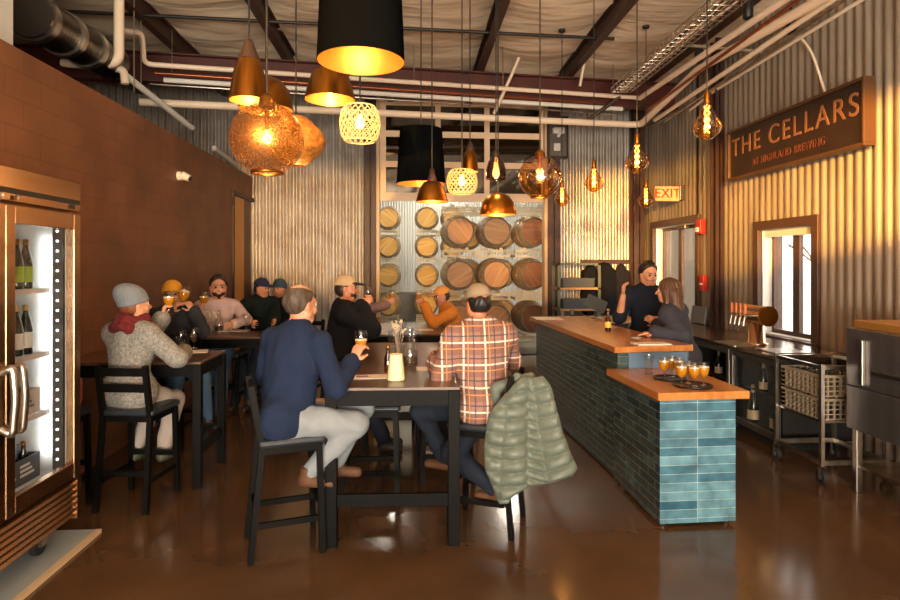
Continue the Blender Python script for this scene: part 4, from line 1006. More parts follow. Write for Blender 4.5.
def fbottle(kind, x, y, z, label, s=1.0):
    if kind not in bp0:
        r = empty('fridge_bottle',(x,y,z),0,label,'bottle','bottles in the display fridge')
        if kind in ('green','white'):
            MB().lathe([(.001,0),(.037,0),(.038,.01),(.038,.15),(.028,.2),(.015,.25),(.014,.30),(.001,.30)],16).build('bottle_body',M_dbot,r)
            MB().lathe([(.0386,.04),(.0386,.135)],16).build('label_band',M_glab if kind=='green' else M_wlab,r); MB().lathe([(.0165,.265),(.0165,.30),(.001,.302)],10).build('cap',M_gold if kind=='green' else mat('wax_cap',(180,150,90),.5),r)
        else:
            MB().lathe([(.001,0),(.03,0),(.03,.12),(.014,.17),(.013,.215),(.001,.215)],14).build('bottle_body',M_dbot,r)
            MB().lathe([(.0306,.03),(.0306,.1)],14).build('label_band',M_wlab,r); MB().lathe([(.0155,.2),(.0155,.22),(.001,.222)],10).build('cap',M_gold,r)
        bp0[kind]=r; return r
    return dup(bp0[kind],(x,y,z),0,label)
nm = ('first','second','third','fourth'); rw = ('front row','second row','back row')
for i in range(3):
    for j in range(4):
        y = FY0+L_-.22-j*.088
        fbottle('green',FX-.21-i*.09,y,SHZ[0]+.001,'dark bottle, green label, top fridge shelf, %s, %s from the lit strip'%(rw[i],nm[j]))
        fbottle('white',FX-.21-i*.09,y,SHZ[1]+.001,'dark bottle, white label, second fridge shelf, %s, %s from the lit strip'%(rw[i],nm[j]))
M_card = mat('beer_carton',(196,178,156),.6); M_card2 = mat('slate_carton',(84,90,98),.6)
for z,m,l,n_ in ((SHZ[2],M_card,'printed cream beer carrier on the third fridge shelf','third'),(.482,M_card2,'slate grey beer carrier on the fridge floor','lowest')):
    c = empty('beer_carrier',(FX-.30,FY0+L_-.33,z+.001),0,l,'carton')
    bb = MB().box((-.12,-.2,0),(.12,.2,.008)).box((-.12,-.2,.008),(-.112,.2,.15)).box((.112,-.2,.008),(.12,.2,.15)).box((-.112,-.2,.008),(.112,-.192,.15)).box((-.112,.192,.008),(.112,.2,.15)).box((-.004,-.192,.008),(.004,.192,.2))
    bb.build('carton',m,c)
    for k in range(2): 
        q=MB()
        for e in range(3): q.box((.1202,-.16+k*.17,.045+e*.028),(.1215,-.03+k*.17-.02*e,.06+e*.028))
        q.build('printed_mark',M_wlab if m is M_card2 else M_dkst,c)
    for i in range(2):
        for j in range(4): fbottle('small',FX-.30+(.055 if i==0 else -.055),FY0+L_-.33+.145-j*.095,z+.01,'small gold-capped beer bottle in the %s carrier, %s side, %s from the lit strip'%(n_,('glass door','rear')[i],nm[j]))
# ================================================================= SIGNED-DISTANCE SCULPTING
class SD:
    def __init__(s, lo, hi, h):
        s.lo = np.array(lo,np.float32); s.h = h
        s.n = np.ceil((np.array(hi)-s.lo)/h).astype(int)+1
        s.d = np.full(tuple(s.n), 1.0, np.float32)
    def sub(s, lo, hi):
        i0 = np.clip(np.floor((np.array(lo)-s.lo)/s.h).astype(int),0,s.n-1); i1 = np.clip(np.ceil((np.array(hi)-s.lo)/s.h).astype(int)+1,1,s.n)
        sl = tuple(slice(a,b) for a,b in zip(i0,i1))
        g = [ (s.lo[k]+s.h*np.arange(i0[k],i1[k])).astype(np.float32) for k in range(3)]
        return sl, g[0][:,None,None], g[1][None,:,None], g[2][None,None,:]
    def put(s, sl, e, k, cut=False):
        a = s.d[sl]
        if cut:
            e = -e; hh = np.maximum(k-np.abs(a-e),0)/k; s.d[sl] = np.maximum(a,e)+hh*hh*k*.25
        else:
            hh = np.maximum(k-np.abs(a-e),0)/k; s.d[sl] = np.minimum(a,e)-hh*hh*k*.25
    def cone(s, a, b, r1, r2, k=.02, flat=None, cut=False):
        a = np.array(a,np.float32); b = np.array(b,np.float32); R = max(r1,r2)*(max(1,flat[1]) if flat else 1)+k+3*s.h
        sl,X,Y,Z = s.sub(np.minimum(a,b)-R, np.maximum(a,b)+R)
        if s.d[sl].size == 0: return
        ba = b-a; L2 = float(ba@ba)+1e-9
        x=X-a[0]; y=Y-a[1]; z=Z-a[2]
        t = np.clip((x*ba[0]+y*ba[1]+z*ba[2])/L2,0,1)
        wx=x-t*ba[0]; wy=y-t*ba[1]; wz=z-t*ba[2]
        q = wx*wx+wy*wy+wz*wz
        if flat:
            n = np.array(flat[0]); n = n/np.linalg.norm(n); wn = wx*n[0]+wy*n[1]+wz*n[2]; q = q+wn*wn*(1/flat[1]**2-1)
        e = np.sqrt(q)-(r1+(r2-r1)*t)
        if flat: e = e*min(1,(flat[1]+1)/2)
        s.put(sl, e, k, cut)
    def ell(s, c, ax, rad, k=.02, cut=False):
        """ax: three unit vectors, rad: three radii"""
        c = np.array(c,np.float32); R = max(rad)+k+3*s.h
        sl,X,Y,Z = s.sub(c-R, c+R)
        if s.d[sl].size == 0: return
        x=X-c[0]; y=Y-c[1]; z=Z-c[2]; q=0
        for u,r in zip(ax,rad): q = q+((x*u[0]+y*u[1]+z*u[2])/r)**2
        q = np.sqrt(q); e = (q-1)*min(rad)*.5+(q-1)*max(rad)*.2
        s.put(sl, e.astype(np.float32), k, cut)
    def plane(s, p, n, k=.01):
        """remove what lies on the side n points to"""
        sl,X,Y,Z = s.sub(s.lo, s.lo+s.n*s.h)
        e = (X-p[0])*n[0]+(Y-p[1])*n[1]+(Z-p[2])*n[2]
        hh = np.maximum(k-np.abs(s.d-e),0)/k; s.d = (np.maximum(s.d,e)+hh*hh*k*.25).astype(np.float32)
    def folds(s, amp, f=22, seed=0, dirn=(1,.4,.8)):
        sl,X,Y,Z = s.sub(s.lo, s.lo+s.n*s.h); r = np.random.RandomState(seed); q = 0
        for i in range(5):
            w = r.normal(size=3); w = w/np.linalg.norm(w)*f*(1+.5*i); ph = r.uniform(0,6.28)
            wx = X+.05*np.sin(9*Z+ph)+.03*np.sin(14*Y+i); 
            q = q+np.sin(wx*w[0]+Y*w[1]+Z*w[2]*.7+ph)/(1+.5*i)
        s.d = (s.d+amp*q/2).astype(np.float32)
    def build(s, name, m, parent, iso=0.0):
        g = openvdb.FloatGrid(background=1.0); g.copyFromArray(s.d)
        p,t,q = g.convertToPolygons(isovalue=iso, adaptivity=0.0)
        me = bpy.data.meshes.new(name); n = len(p)
        if n == 0: print('EMPTY SDF', name); p = np.zeros((3,3)); q = np.zeros((0,4),int); t = np.array([[0,1,2]])
        p = p*s.h+s.lo
        me.from_pydata(p.tolist(), [], q[:,::-1].tolist()+t[:,::-1].tolist())
        me.materials.append(m); me.polygons.foreach_set('use_smooth',[True]*len(me.polygons))
        o = bpy.data.objects.new(name,me); COL.objects.link(o); o.parent = parent
        # check winding: outward normals
        if len(me.polygons) > 10:
            vol = 0
            bm = bmesh.new(); bm.from_mesh(me); vol = bm.calc_volume(signed=True)
            if vol < 0: bmesh.ops.reverse_faces(bm, faces=bm.faces); 
            bmesh.ops.smooth_vert(bm, verts=bm.verts, factor=.5, use_axis_x=True, use_axis_y=True, use_axis_z=True)
            bm.to_mesh(me); bm.free(); me.polygons.foreach_set('use_smooth',[True]*len(me.polygons))
        return o
def nrm(v): v = np.array(v,float); return v/(np.linalg.norm(v)+1e-9)
def ik(a, b, l1, l2, pole):
    a=np.array(a,float); b=np.array(b,float); d=b-a; D=np.linalg.norm(d)
    if D > (l1+l2)*.995: b = a+d/D*(l1+l2)*.995; d=b-a; D=np.linalg.norm(d)
    u=d/D; x=(l1*l1-l2*l2+D*D)/(2*D); hgt=math.sqrt(max(0,l1*l1-x*x)); p=np.array(pole,float); p=p-u*(p@u); p=nrm(p)
    return a+u*x+p*hgt, b
SKIN = {}
def skin(name, c): return mat('skin_'+name, c, .45, 0, noise=(14,(int(c[0]*.93),int(c[1]*.86),int(c[2]*.84)),.4,.7), spec=.4)
M_eye = mat('eye_white',(228,220,208),.2); M_iris = mat('dark_iris',(40,26,18),.2)
def person(name, label, pel, face, o):
    """pel: pelvis point (world); face: heading in degrees (0 = +X, 90 = +Y)"""
    g = lambda k, d=None: o.get(k, d)
    sc = g('scale',1.0); base = np.array([pel[0],pel[1],0.0]); root = empty(name,(pel[0],pel[1],0),0,label,'person')
    F = math.radians(face); f = np.array([math.cos(F),math.sin(F),0]); r = np.array([f[1],-f[0],0]); up = np.array([0,0,1.])
    Pv = np.array(pel,float)-base
    lean = math.radians(g('lean',6)); side = math.radians(g('side',0))
    sp = nrm(up*math.cos(lean)+f*math.sin(lean)+r*math.sin(side))
    ff = nrm(f-sp*(f@sp)); legF = math.radians(g('legs',face)); lf = np.array([math.cos(legF),math.sin(legF),0]); lr = np.array([lf[1],-lf[0],0])
    fem = g('fem',0); sw = (.165 if fem else .19)*sc
    hips = [Pv+lr*(.085*sc)*s for s in (-1,1)]
    waist = Pv+sp*.17*sc; chest = Pv+sp*.34*sc+ff*.01; nb = Pv+sp*.50*sc; rr_ = nrm(np.cross(ff,sp))
    sh = [nb-sp*.055*sc+rr_*sw*s for s in (-1,1)]
    hd = math.radians(g('head',face)); tilt = math.radians(g('pitch',0)); roll = math.radians(g('roll',0))
    hf = np.array([math.cos(hd)*math.cos(tilt),math.sin(hd)*math.cos(tilt),math.sin(tilt)]); hr = np.array([math.sin(hd),-math.cos(hd),0]); hu = np.cross(hr,hf)
    hr, hu = hr*math.cos(roll)+hu*math.sin(roll), hu*math.cos(roll)-hr*math.sin(roll)
    hs = sc*g('hs',1.0)
    HC = nb+nrm(sp+up)*.165*sc+hf*.025
    J = {}
    arms = []
    for i,s in enumerate((-1,1)):
        tgt = g('handL' if i==0 else 'handR'); 
        if tgt is None: tgt = sh[i]+base+f*.12+rr_*s*.06-up*.5*sc
        tgt = np.array(tgt,float)-base
        pole = g('poleL' if i==0 else 'poleR', tuple(-up*1.0+rr_*s*.5-f*.2))
        e,w_ = ik(sh[i], tgt, .285*sc, .25*sc, pole); arms.append((sh[i],e,w_))
    legs = []
    for i,s in enumerate((-1,1)):
        ft = g('footL' if i==0 else 'footR')
        ft = np.array(ft,float)-base if ft is not None else hips[i]+lf*.42*sc-up*(Pv[2]-.1)
        k,a = ik(hips[i], ft, .43*sc, .41*sc, g('kneeL' if i==0 else 'kneeR', tuple(lf+up*.6))); legs.append((hips[i],k,a))
    allp = [Pv,nb,HC+hu*.2,HC-hu*.2]+[p for a in arms for p in a]+[p for a in legs for p in a]
    lo = np.min(allp,0)-.24; hi = np.max(allp,0)+.24
    h = g('h',.009)
    tw = sc*g('bulk',1.0)
    def torso(S_, t, k=.05, low=True):
        if low: S_.cone(hips[0],hips[1],.105*tw+t*1.5,.105*tw+t*1.5,k,(lf,1.0))
        S_.cone(Pv+sp*.03,waist,.135*tw+t,(.118 if fem else .130)*tw+t,k,(ff,.78))
        S_.cone(waist,chest,(.118 if fem else .132)*tw+t,.145*tw+t,k,(ff,.74))
        S_.cone(chest,chest+sp*.07*sc,.150*tw+t,.13*tw+t,k,(ff,.70))
        S_.cone(sh[0]+rr_*.02,sh[1]-rr_*.02,.058*sc+t,.058*sc+t,k)
        S_.cone(nb+sp*.01,sh[0]+rr_*.03,.052*sc+t*.7,.055*sc+t,k); S_.cone(nb+sp*.01,sh[1]-rr_*.03,.052*sc+t*.7,.055*sc+t,k)
        if fem:
            for s in (-1,1): S_.ell(chest+ff*.095+rr_*s*.07-sp*.02,(rr_,ff,sp),(.062+t,.055+t,.06+t),.03)
    def arm(S_, i, t, k=.025, upto=1.0, t2=None):
        a,e,w_ = arms[i]; q = e+(w_-e)*upto
        S_.cone(a,e,.054*sc+t,.043*sc+t,k); S_.cone(e,q,.043*sc+t,(.029*sc+(.012*sc if t else 0))+(t if t2 is None else t2),k)
    def leg(S_, i, t, k=.03, upto=1.0, t2=None):
        a,kn,an = legs[i]; q = kn+(an-kn)*upto
        S_.cone(a,kn,.088*sc+t,.062*sc+t,k); S_.cone(kn,q,.060*sc+t,(.042*sc if t else .036*sc)+(t if t2 is None else t2),k)
    # ---- body
    S_ = SD(lo,hi,h)
    torso(S_,-.014 if g('top') else 0)
    for i in range(2):
        arm(S_,i,0); leg(S_,i,-.004)
        a,kn,an = legs[i]; S_.cone(an,an+(lf*.05 if g('shoes') else lf*.12)*sc-up*.03,.028*sc,.022*sc,.02)
    S_.cone(nb-sp*.01,HC-hu*.05,.056*sc,.052*sc,.03)
    # head
    def H3(a,b,c): return HC+(hr*a+hf*b+hu*c)*hs
    A3 = (hr,hf,hu)
    S_.ell(H3(0,-.012,.025),A3,(.074*hs,.094*hs,.092*hs),.02)
    S_.ell(H3(0,.025,-.03),A3,(.062*hs,.066*hs,.085*hs),.02)
    S_.cone(H3(-.022,.045,-.088),H3(.022,.045,-.088),.027*hs,.027*hs,.025)
    S_.cone(H3(-.05,.01,-.055),H3(.05,.01,-.055),.026*hs,.026*hs,.03)
    S_.cone(H3(-.03,.078,.022),H3(.03,.078,.022),.014*hs,.014*hs,.012)
    for s in (-1,1):
        S_.ell(H3(s*.031,.096,.004),A3,(.017*hs,.014*hs,.012*hs),.008,cut=True)
        S_.ell(H3(s*.074,-.005,-.008),(hr,hf,hu),(.010*hs,.020*hs,.032*hs),.006)
        S_.ell(H3(s*.036,.068,-.032),A3,(.022*hs,.018*hs,.02*hs),.015)
    S_.cone(H3(0,.088,.008),H3(0,.110,-.028),.007*hs,.012*hs,.009); S_.cone(H3(-.012,.096,-.031),H3(.012,.096,-.031),.008*hs,.008*hs,.006)
    S_.cone(H3(-.02,.083,-.053),H3(.02,.083,-.053),.008*hs,.008*hs,.006); S_.cone(H3(-.017,.082,-.066),H3(.017,.082,-.066),.008*hs,.008*hs,.006)
    S_.cone(H3(-.02,.098,-.0595),H3(.02,.098,-.0595),.0035*hs,.0035*hs,.003,cut=True)
    # hands
    grips = []
    for i,s in enumerate((-1,1)):
        a,e,w_ = arms[i]; d = nrm(g('dirL' if i==0 else 'dirR', w_-e)); 
        pn = g('palmL' if i==0 else 'palmR', tuple(-rr_*s)); pn = nrm(np.array(pn)-d*(np.array(pn)@d)); 
        sd = np.cross(d,pn)*(1 if i==0 else -1)*1.0   # toward the thumb
        thumbdir = g('thumbL' if i==0 else 'thumbR'); 
        if thumbdir is not None and (sd@np.array(thumbdir)) < 0: sd = -sd
        cl = math.radians(g('curlL' if i==0 else 'curlR',28)); hs_ = sc*g('hand',1.0)
        S_.cone(w_,w_+d*.08*hs_,.028*hs_,.041*hs_,.015,(pn,.42)); kn_ = w_+d*.088*hs_
        for j,(off,L) in enumerate(((.030,.072),(.010,.080),(-.011,.075),(-.030,.058))):
            p = kn_+sd*off*hs_-d*abs(off)*.15; ang = cl*.6; sp_ = off*2.0
            for seg,fr,rd in ((0,.44,.0098),(1,.32,.0090),(2,.24,.0082)):
                dd = nrm(d*math.cos(ang)+pn*math.sin(ang)+sd*sp_*(1 if seg==0 else .5)); q = p+dd*L*fr*hs_
                S_.cone(p,q,rd*hs_,(rd-.0008)*hs_,.004); p = q; ang += cl
        p = w_+d*.022*hs_+sd*.026*hs_; d1 = nrm(d*.62+sd*.62+pn*.35)
        q = p+d1*.042*hs_; S_.cone(p,q,.0145*hs_,.0118*hs_,.012); d2 = nrm(d*.8+pn*math.sin(cl)*.9+sd*.12); q2 = q+d2*.032*hs_; S_.cone(q,q2,.0115*hs_,.0098*hs_,.006)
        grips.append((w_+d*.078*hs_+pn*(.030+.012*math.cos(cl))*hs_+base, d, pn, sd))
    body = S_.build('body', g('skin'), root)
    # eyes, brows
    if g('face',1):
        for s in (-1,1):
            c = H3(s*.031,.079,.004); e = MB()
            Mx = Matrix(((hr[0],hu[0],hf[0],c[0]),(hr[1],hu[1],hf[1],c[1]),(hr[2],hu[2],hf[2],c[2]),(0,0,0,1))); R_=.0125*hs
            e.lathe([(R_*math.sin(t),-R_*math.cos(t)) for t in [PI*k/10 for k in range(7)]],12,M=Mx)
            e.lathe([(R_*math.sin(t),-R_*math.cos(t)) for t in [PI*k/10 for k in range(6,11)]],12,M=Mx,mi=1)
            e.build('eye',[M_eye,M_iris],root)
        bw = SD(np.array(H3(0,.08,.03))-.07,np.array(H3(0,.08,.03))+.07,.004)
        for s in (-1,1): bw.cone(H3(s*.016,.094,.026),H3(s*.046,.082,.028),.005*hs,.004*hs,.003)
        bw.build('eyebrows', g('hairmat'), root)
    # hair
    hst = g('hair'); hm = g('hairmat'); hh_ = g('hh',.006)
    if hst:
        c0 = HC; ext = .30 if hst == 'long' else .17
        lo2 = c0-ext; hi2 = c0+ext
        if hst == 'long': lo2 = lo2-np.array([.08,.08,.35])
        T = SD(lo2,hi2,hh_)
        if hst in ('short','balding','grey_sides'):
            th = .014 if hst == 'short' else .009
            T.ell(H3(0,-.014,.03),A3,((.074+th)*hs,(.094+th)*hs,(.092+th)*hs),.02)
            T.folds(.0045 if hst == 'short' else .0028,85,3)
            T.plane(H3(0,.052,.072),nrm(hf*1.0-hu*.62),.015); T.plane(H3(0,-.02,-.055),nrm(-hu+hf*.15),.01)
            for s in (-1,1): T.ell(H3(s*.085,.02,-.04),A3,(.035*hs,.045*hs,.05*hs),.01,cut=True)
            if hst == 'balding': T.ell(H3(0,.03,.12),A3,(.055*hs,.10*hs,.05*hs),.03,cut=True)
        elif hst == 'under':
            T.ell(H3(0,-.016,.0),A3,(.081*hs,.098*hs,.085*hs),.02); T.folds(.002,80,3); T.plane(H3(0,.035,.0),nrm(hf*1.0-hu*.2)); T.plane(H3(0,-.02,-.07),-hu)
            for s in (-1,1): T.ell(H3(s*.085,.02,-.035),A3,(.03*hs,.04*hs,.05*hs),.01,cut=True)
        elif hst == 'long':
            T.ell(H3(0,-.018,.028),A3,(.088*hs,.108*hs,.104*hs),.02)
            L_ = g('hairlen',.33)
            dn = -up
            for a_ in (-.07,-.035,0,.035,.07):
                p = H3(a_*.9,-.06-(.0 if abs(a_) > .05 else .025),-.02); T.cone(p,p+dn*L_*.55-ff*.03+hr*a_*.35,.042,.043,.03); q = p+dn*L_*.55-ff*.03+hr*a_*.35; T.cone(q,q+dn*L_*.45+hr*a_*.2-ff*.005,.043,.018,.03)
            for s in (-1,1): T.cone(H3(s*.075,.02,.0),H3(s*.085,-.01,-.16),.028,.026,.03)
            sl,X,Y,Z = T.sub(T.lo,T.lo+T.n*T.h); th_ = np.arctan2(Y-HC[1],X-HC[0]); T.d = (T.d+.003*np.sin(th_*34+Z*10)+.003*np.sin(th_*15+Z*16)).astype(np.float32)
            T.ell(H3(0,.12,-.04),A3,(.062*hs,.07*hs,.10*hs),.02,cut=True)
        T.build('hair', hm, root)
    if g('beard'):
        T = SD(HC-.16,HC+.16,.005); T.ell(H3(0,.026,-.042),A3,(.066*hs,.0705*hs,.081*hs),.02); T.folds(.0015,110,5)
        T.plane(H3(0,0,-.036),hu); T.plane(H3(0,.01,0),-hf); T.ell(H3(0,.11,-.045),A3,(.03*hs,.03*hs,.022*hs),.008,cut=True)
        T.build('beard', hm, root)
    ht = g('hat')
    if ht:
        kind, m1, m2 = ht; T = SD(HC-.26,HC+.26,.006)
        if kind == 'cap':
            ca = g('capdir',0); cf = hf*math.cos(ca)+hr*math.sin(ca)
            T.ell(H3(0,-.012,.035),A3,(.088*hs,.107*hs,.098*hs),.02); T.plane(H3(0,0,.032),nrm(-hu-hf*.12),.006)
            T.build('cap_crown', m1, root)
            B_ = SD(HC-.26,HC+.26,.006); bc = HC+(cf*.105+hu*.040)*hs
            B_.ell(bc,(np.cross(cf,hu),nrm(cf-hu*.22),nrm(hu+cf*.22)),(.072*hs,.085*hs,.012*hs),.01); B_.ell(H3(0,-.02,.035),A3,(.085*hs,.104*hs,.098*hs),.006,cut=True)
            B_.build('cap_brim', m2, root)
        else:
            T.ell(H3(0,-.015,.045),A3,(.092*hs,.108*hs,.105*hs),.02)
            if kind == 'slouch': T.ell(H3(.0,-.075,.11),A3,(.068*hs,.07*hs,.06*hs),.05)
            sl,X,Y,Z = T.sub(T.lo,T.lo+T.n*T.h); th_ = np.arctan2((X-HC[0])*hr[0]+(Y-HC[1])*hr[1],(X-HC[0])*hf[0]+(Y-HC[1])*hf[1]); T.d = (T.d+.0018*np.sin(th_*46)).astype(np.float32)
            T.plane(H3(0,0,.02),nrm(-hu-hf*.10+hf*.25)); T.build('beanie', m1, root)
            B_ = SD(HC-.26,HC+.26,.006); B_.ell(H3(0,-.014,.03),A3,(.097*hs,.114*hs,.102*hs),.02); B_.plane(H3(0,0,.065),nrm(hu+hf*.0)); B_.plane(H3(0,0,.012),nrm(-hu+hf*.15)); 
            sl,X,Y,Z = B_.sub(B_.lo,B_.lo+B_.n*B_.h); B_.d = (B_.d+.0018*np.sin(np.arctan2((X-HC[0])*hr[0]+(Y-HC[1])*hr[1],(X-HC[0])*hf[0]+(Y-HC[1])*hf[1])*46)).astype(np.float32)
            B_.build('beanie_cuff', m2, root)
    if g('glasses'):
        e = MB()
        for s in (-1,1):
            cc = H3(s*.031,.104,.003); e.tube([cc+(hr*math.cos(t)*.022+hu*math.sin(t)*.019)*hs for t in [2*PI*k/14 for k in range(15)]],.0022,5,caps=False)
            e.tube([H3(s*.054,.10,.006),H3(s*.077,.0,.004)],.002,5)
        e.tube([H3(-.009,.106,.004),H3(.009,.106,.004)],.002,5); e.build('eyeglasses', M_black, root)
    # ---- clothes
    top = g('top')
    if top:
        t = g('tt',.014); T = SD(lo,hi,g('hc',h)); torso(T,t)
        for i in range(2): arm(T,i,t,.03,g('sleeve',.97))
        if g('collar'): T.cone(nb-sp*.01,nb+sp*.045,.070*sc,.064*sc,.015)
        fa = g('fold',.004)*1.7; T.folds(fa,g('ff',24),g('seed',1)); T.folds(fa*.35,g('ff',24)*2.3,g('seed',1)+40)
        if g('hem',-.02) is not None: T.plane(Pv+sp*(g('hem',-.04)),-up,.01)
        # neck opening
        T.cone(nb+sp*.05,HC,.058*sc if not g('collar') else .056*sc,.07,.008,cut=True)
        T.build(g('topname','pullover'), top, root)
        if g('inner'):
            U = SD(lo,hi,.009); U.cone(nb-sp*.02,nb+sp*.04,.066*sc,.058*sc,.01); U.cone(nb+sp*.03,HC,.053*sc,.06,.005,cut=True); U.build('shirt_collar', g('inner'), root)
    if g('pants'):
        T = SD(lo,hi,h); T.cone(hips[0],hips[1],.105*tw+.006,.105*tw+.006,.04,(lf,.95)); T.cone(Pv,Pv+sp*.07,.135*tw+.004,.13*tw+.002,.04,(ff,.78))
        for i in range(2): leg(T,i,.014,.03,.95,.014)
        T.folds(.008,28,g('seed',1)+5); T.plane(Pv+sp*.10,sp); T.build('trousers', g('pants'), root)
    if g('shoes'):
        for i in range(2):
            a,kn,an = legs[i]; fd = nrm(g('footdir',lf)); T = SD(an-.33,an+.33,.008)
            T.cone(an+up*.03,an-up*.02,.050*sc,.048*sc,.02); T.cone(an-fd*.03-up*.045,an+fd*.135*sc-up*.055,.036*sc,.033*sc,.03); T.plane(an-up*.078*sc,-up,.008); T.plane(an+up*.05,up,.01)
            T.build('shoe', g('shoes'), root)
    if g('scarf'):
        T = SD(HC-.32,HC+.25,.007); cN = nb+sp*.05
        pts = [cN+(rr_*math.cos(t)*.088+ff*math.sin(t)*.085)*sc+sp*.015*math.sin(3*t) for t in [2*PI*k/14 for k in range(15)]]
        for a_,b_ in zip(pts,pts[1:]): T.cone(a_,b_,.042,.042,.015)
        pts2 = [p-sp*.055+nrm(p-cN)*.028 for p in pts]
        for a_,b_ in zip(pts2,pts2[1:]): T.cone(a_,b_,.040,.040,.012)
        T.folds(.007,60,2); T.build('scarf', g('scarf'), root)
    return dict(root=root, grips=grips, head=HC+base, nb=nb+base, sh=[s+base for s in sh], elbows=[a[1]+base for a in arms], knees=[a[1]+base for a in legs])
# ================================================================= PEOPLE
SK1 = skin('light',(206,148,112)); SK2 = skin('warm',(190,126,88)); SK3 = skin('tan',(176,116,84))
HB = mat('dark_brown_hair',(48,32,24),.5,noise=(40,(30,20,14)),stretch=(3,3,.4)); HG = mat('greying_brown_hair',(82,66,52),.6,noise=(40,(60,46,36)),stretch=(3,3,.4))
HK = mat('black_hair',(22,18,16),.45); HL = mat('long_brown_hair',(92,62,40),.45,noise=(30,(60,38,24)),stretch=(4,4,.3))
fab = lambda n,c,c2=None,b=(60,.25,.004): mat(n,c,.9,0,noise=(14,c2 or tuple(int(q*.94) for q in c)),bump=b,spec=.2)
NAVY = fab('navy_knit',(30,42,66)); JEAN = fab('light_grey_jeans',(140,146,150)); DENIM = fab('blue_denim',(70,98,126)); DKDEN = fab('dark_denim',(36,42,54))
GREYK = mat('grey_marl_knit',(150,146,138),.95,0,noise=(60,(112,108,100),.35,.65),bump=(50,.5,.006),spec=.2)
SHOE = mat('tan_suede_shoe',(92,60,36),.7); SHOEK = mat('dark_shoe',(44,38,34),.5)
PLAID = plaid('plaid_flannel',(152,112,98),[('x',.15,.075,.2,(122,82,70),.6),('z',.15,.075,.1,(120,80,70),.6),('x',.15,.012,.02,(238,226,208),.85),('z',.15,.012,.6,(238,226,208),.85),('x',.15,.010,.55,(66,62,78),.8),('z',.15,.010,.3,(66,62,78),.8),('z',.15,.008,.85,(214,150,90),.7),('x',.15,.008,.8,(214,150,90),.7)])
def hold(grip, label, name='beer_glass', fill=.6, s=1.1, cat='beer glass', lift=-.035, group=None):
    p = grip[0]; return tulip(name,(p[0],p[1],p[2]+lift),label,fill,s,group)
v = lambda p: (p.x,p.y,p.z)
# man in the navy pullover
W = P(351,357,4.0)
n = person('person','person in a navy pullover on a bar chair, seen from behind, holding a small beer',(-.80,3.90,.83),58,dict(
  scale=1.08,bulk=1.2,legs=-8,lean=9,head=48,pitch=-4,skin=SK1,hair='balding',hairmat=HG,top=NAVY,topname='pullover',collar=1,pants=JEAN,shoes=SHOE,inner=None,hem=-.10,fold=.006,ff=17,
  handR=v(P(352,362,3.99)),dirR=(.35,.2,.8),palmR=(.6,.75,-.1),thumbR=(0,-.4,1),curlR=44,poleR=(.25,-.5,-1),handL=(-.78,4.33,1.10),poleL=(-1,-.55,-.35),dirL=(.5,.5,-.2),
  footR=(-.66,3.90,.46),footL=(-.52,4.15,.44),kneeR=(1,0,.6),kneeL=(1,.1,.6),h=.0075,hc=.009,hs=1.04))
hold(n['grips'][1],'small glass of pale beer raised in the hand of the navy pullover wearer',fill=.45,s=1.1)
# man in the plaid shirt
n = person('person','person in a pink plaid shirt and beige cap seated with back turned',(.50,4.20,.83),108,dict(
  scale=1.06,legs=150,lean=6,head=112,pitch=-6,skin=SK2,hair='under',hairmat=HK,shoes2=1,hat=('cap',mat('sand_cap',(150,132,106),.9,bump=(80,.3,.003)),MATS.get('sand_cap') or None),top=PLAID,topname='plaid_shirt',pants=DKDEN,shoes=SHOE,hem=-.17,fold=.006,ff=18,seed=4,tt=.022,bulk=1.14,collar=1,
  handL=(.16,4.34,1.10),poleL=(-.25,-.6,-.9),handR=(.55,4.66,1.10),poleR=(1,-.4,-.4),footR=(.58,4.0,.28),footL=(.25,4.45,.36),kneeR=(-.6,.6,.5),kneeL=(-1,.2,.6),h=.0085,hc=.009))
# person in the grey beanie
n = person('person','person in a grey beanie, dark red scarf and grey knit sweater, back turned',(-2.17,4.74,.83),72,dict(
  scale=.99,fem=1,legs=70,lean=4,head=40,pitch=4,skin=SK1,hair='under',hairmat=mat('auburn_hair',(120,66,36),.5),hat=('slouch',mat('grey_blue_beanie',(116,122,126),.95,bump=(70,.4,.004)),MATS['grey_blue_beanie'] if 'grey_blue_beanie' in MATS else None),scarf=mat('dark_red_scarf',(116,26,26),.95,noise=(60,(60,18,20)),bump=(60,.5,.005)),
  top=GREYK,topname='sweater',pants=mat('pale_trousers',(170,158,148),.9),shoes=mat('olive_boot',(84,84,66),.6),tt=.03,hem=-.16,fold=.005,ff=14,seed=7,
  handR=(-1.86,5.02,1.09),poleR=(.7,-.7,-.6),handL=v(P(161,318,5.08)),dirL=(.3,.1,1),palmL=(.9,.3,0),curlL=46,poleL=(-.5,0,-1),footR=(-2.0,4.98,.30),footL=(-2.22,4.98,.30),h=.0085,hc=.009,hs=1.02))
hold(n['grips'][0],'glass of golden beer lifted by the grey beanie wearer',fill=.6,s=1.15)
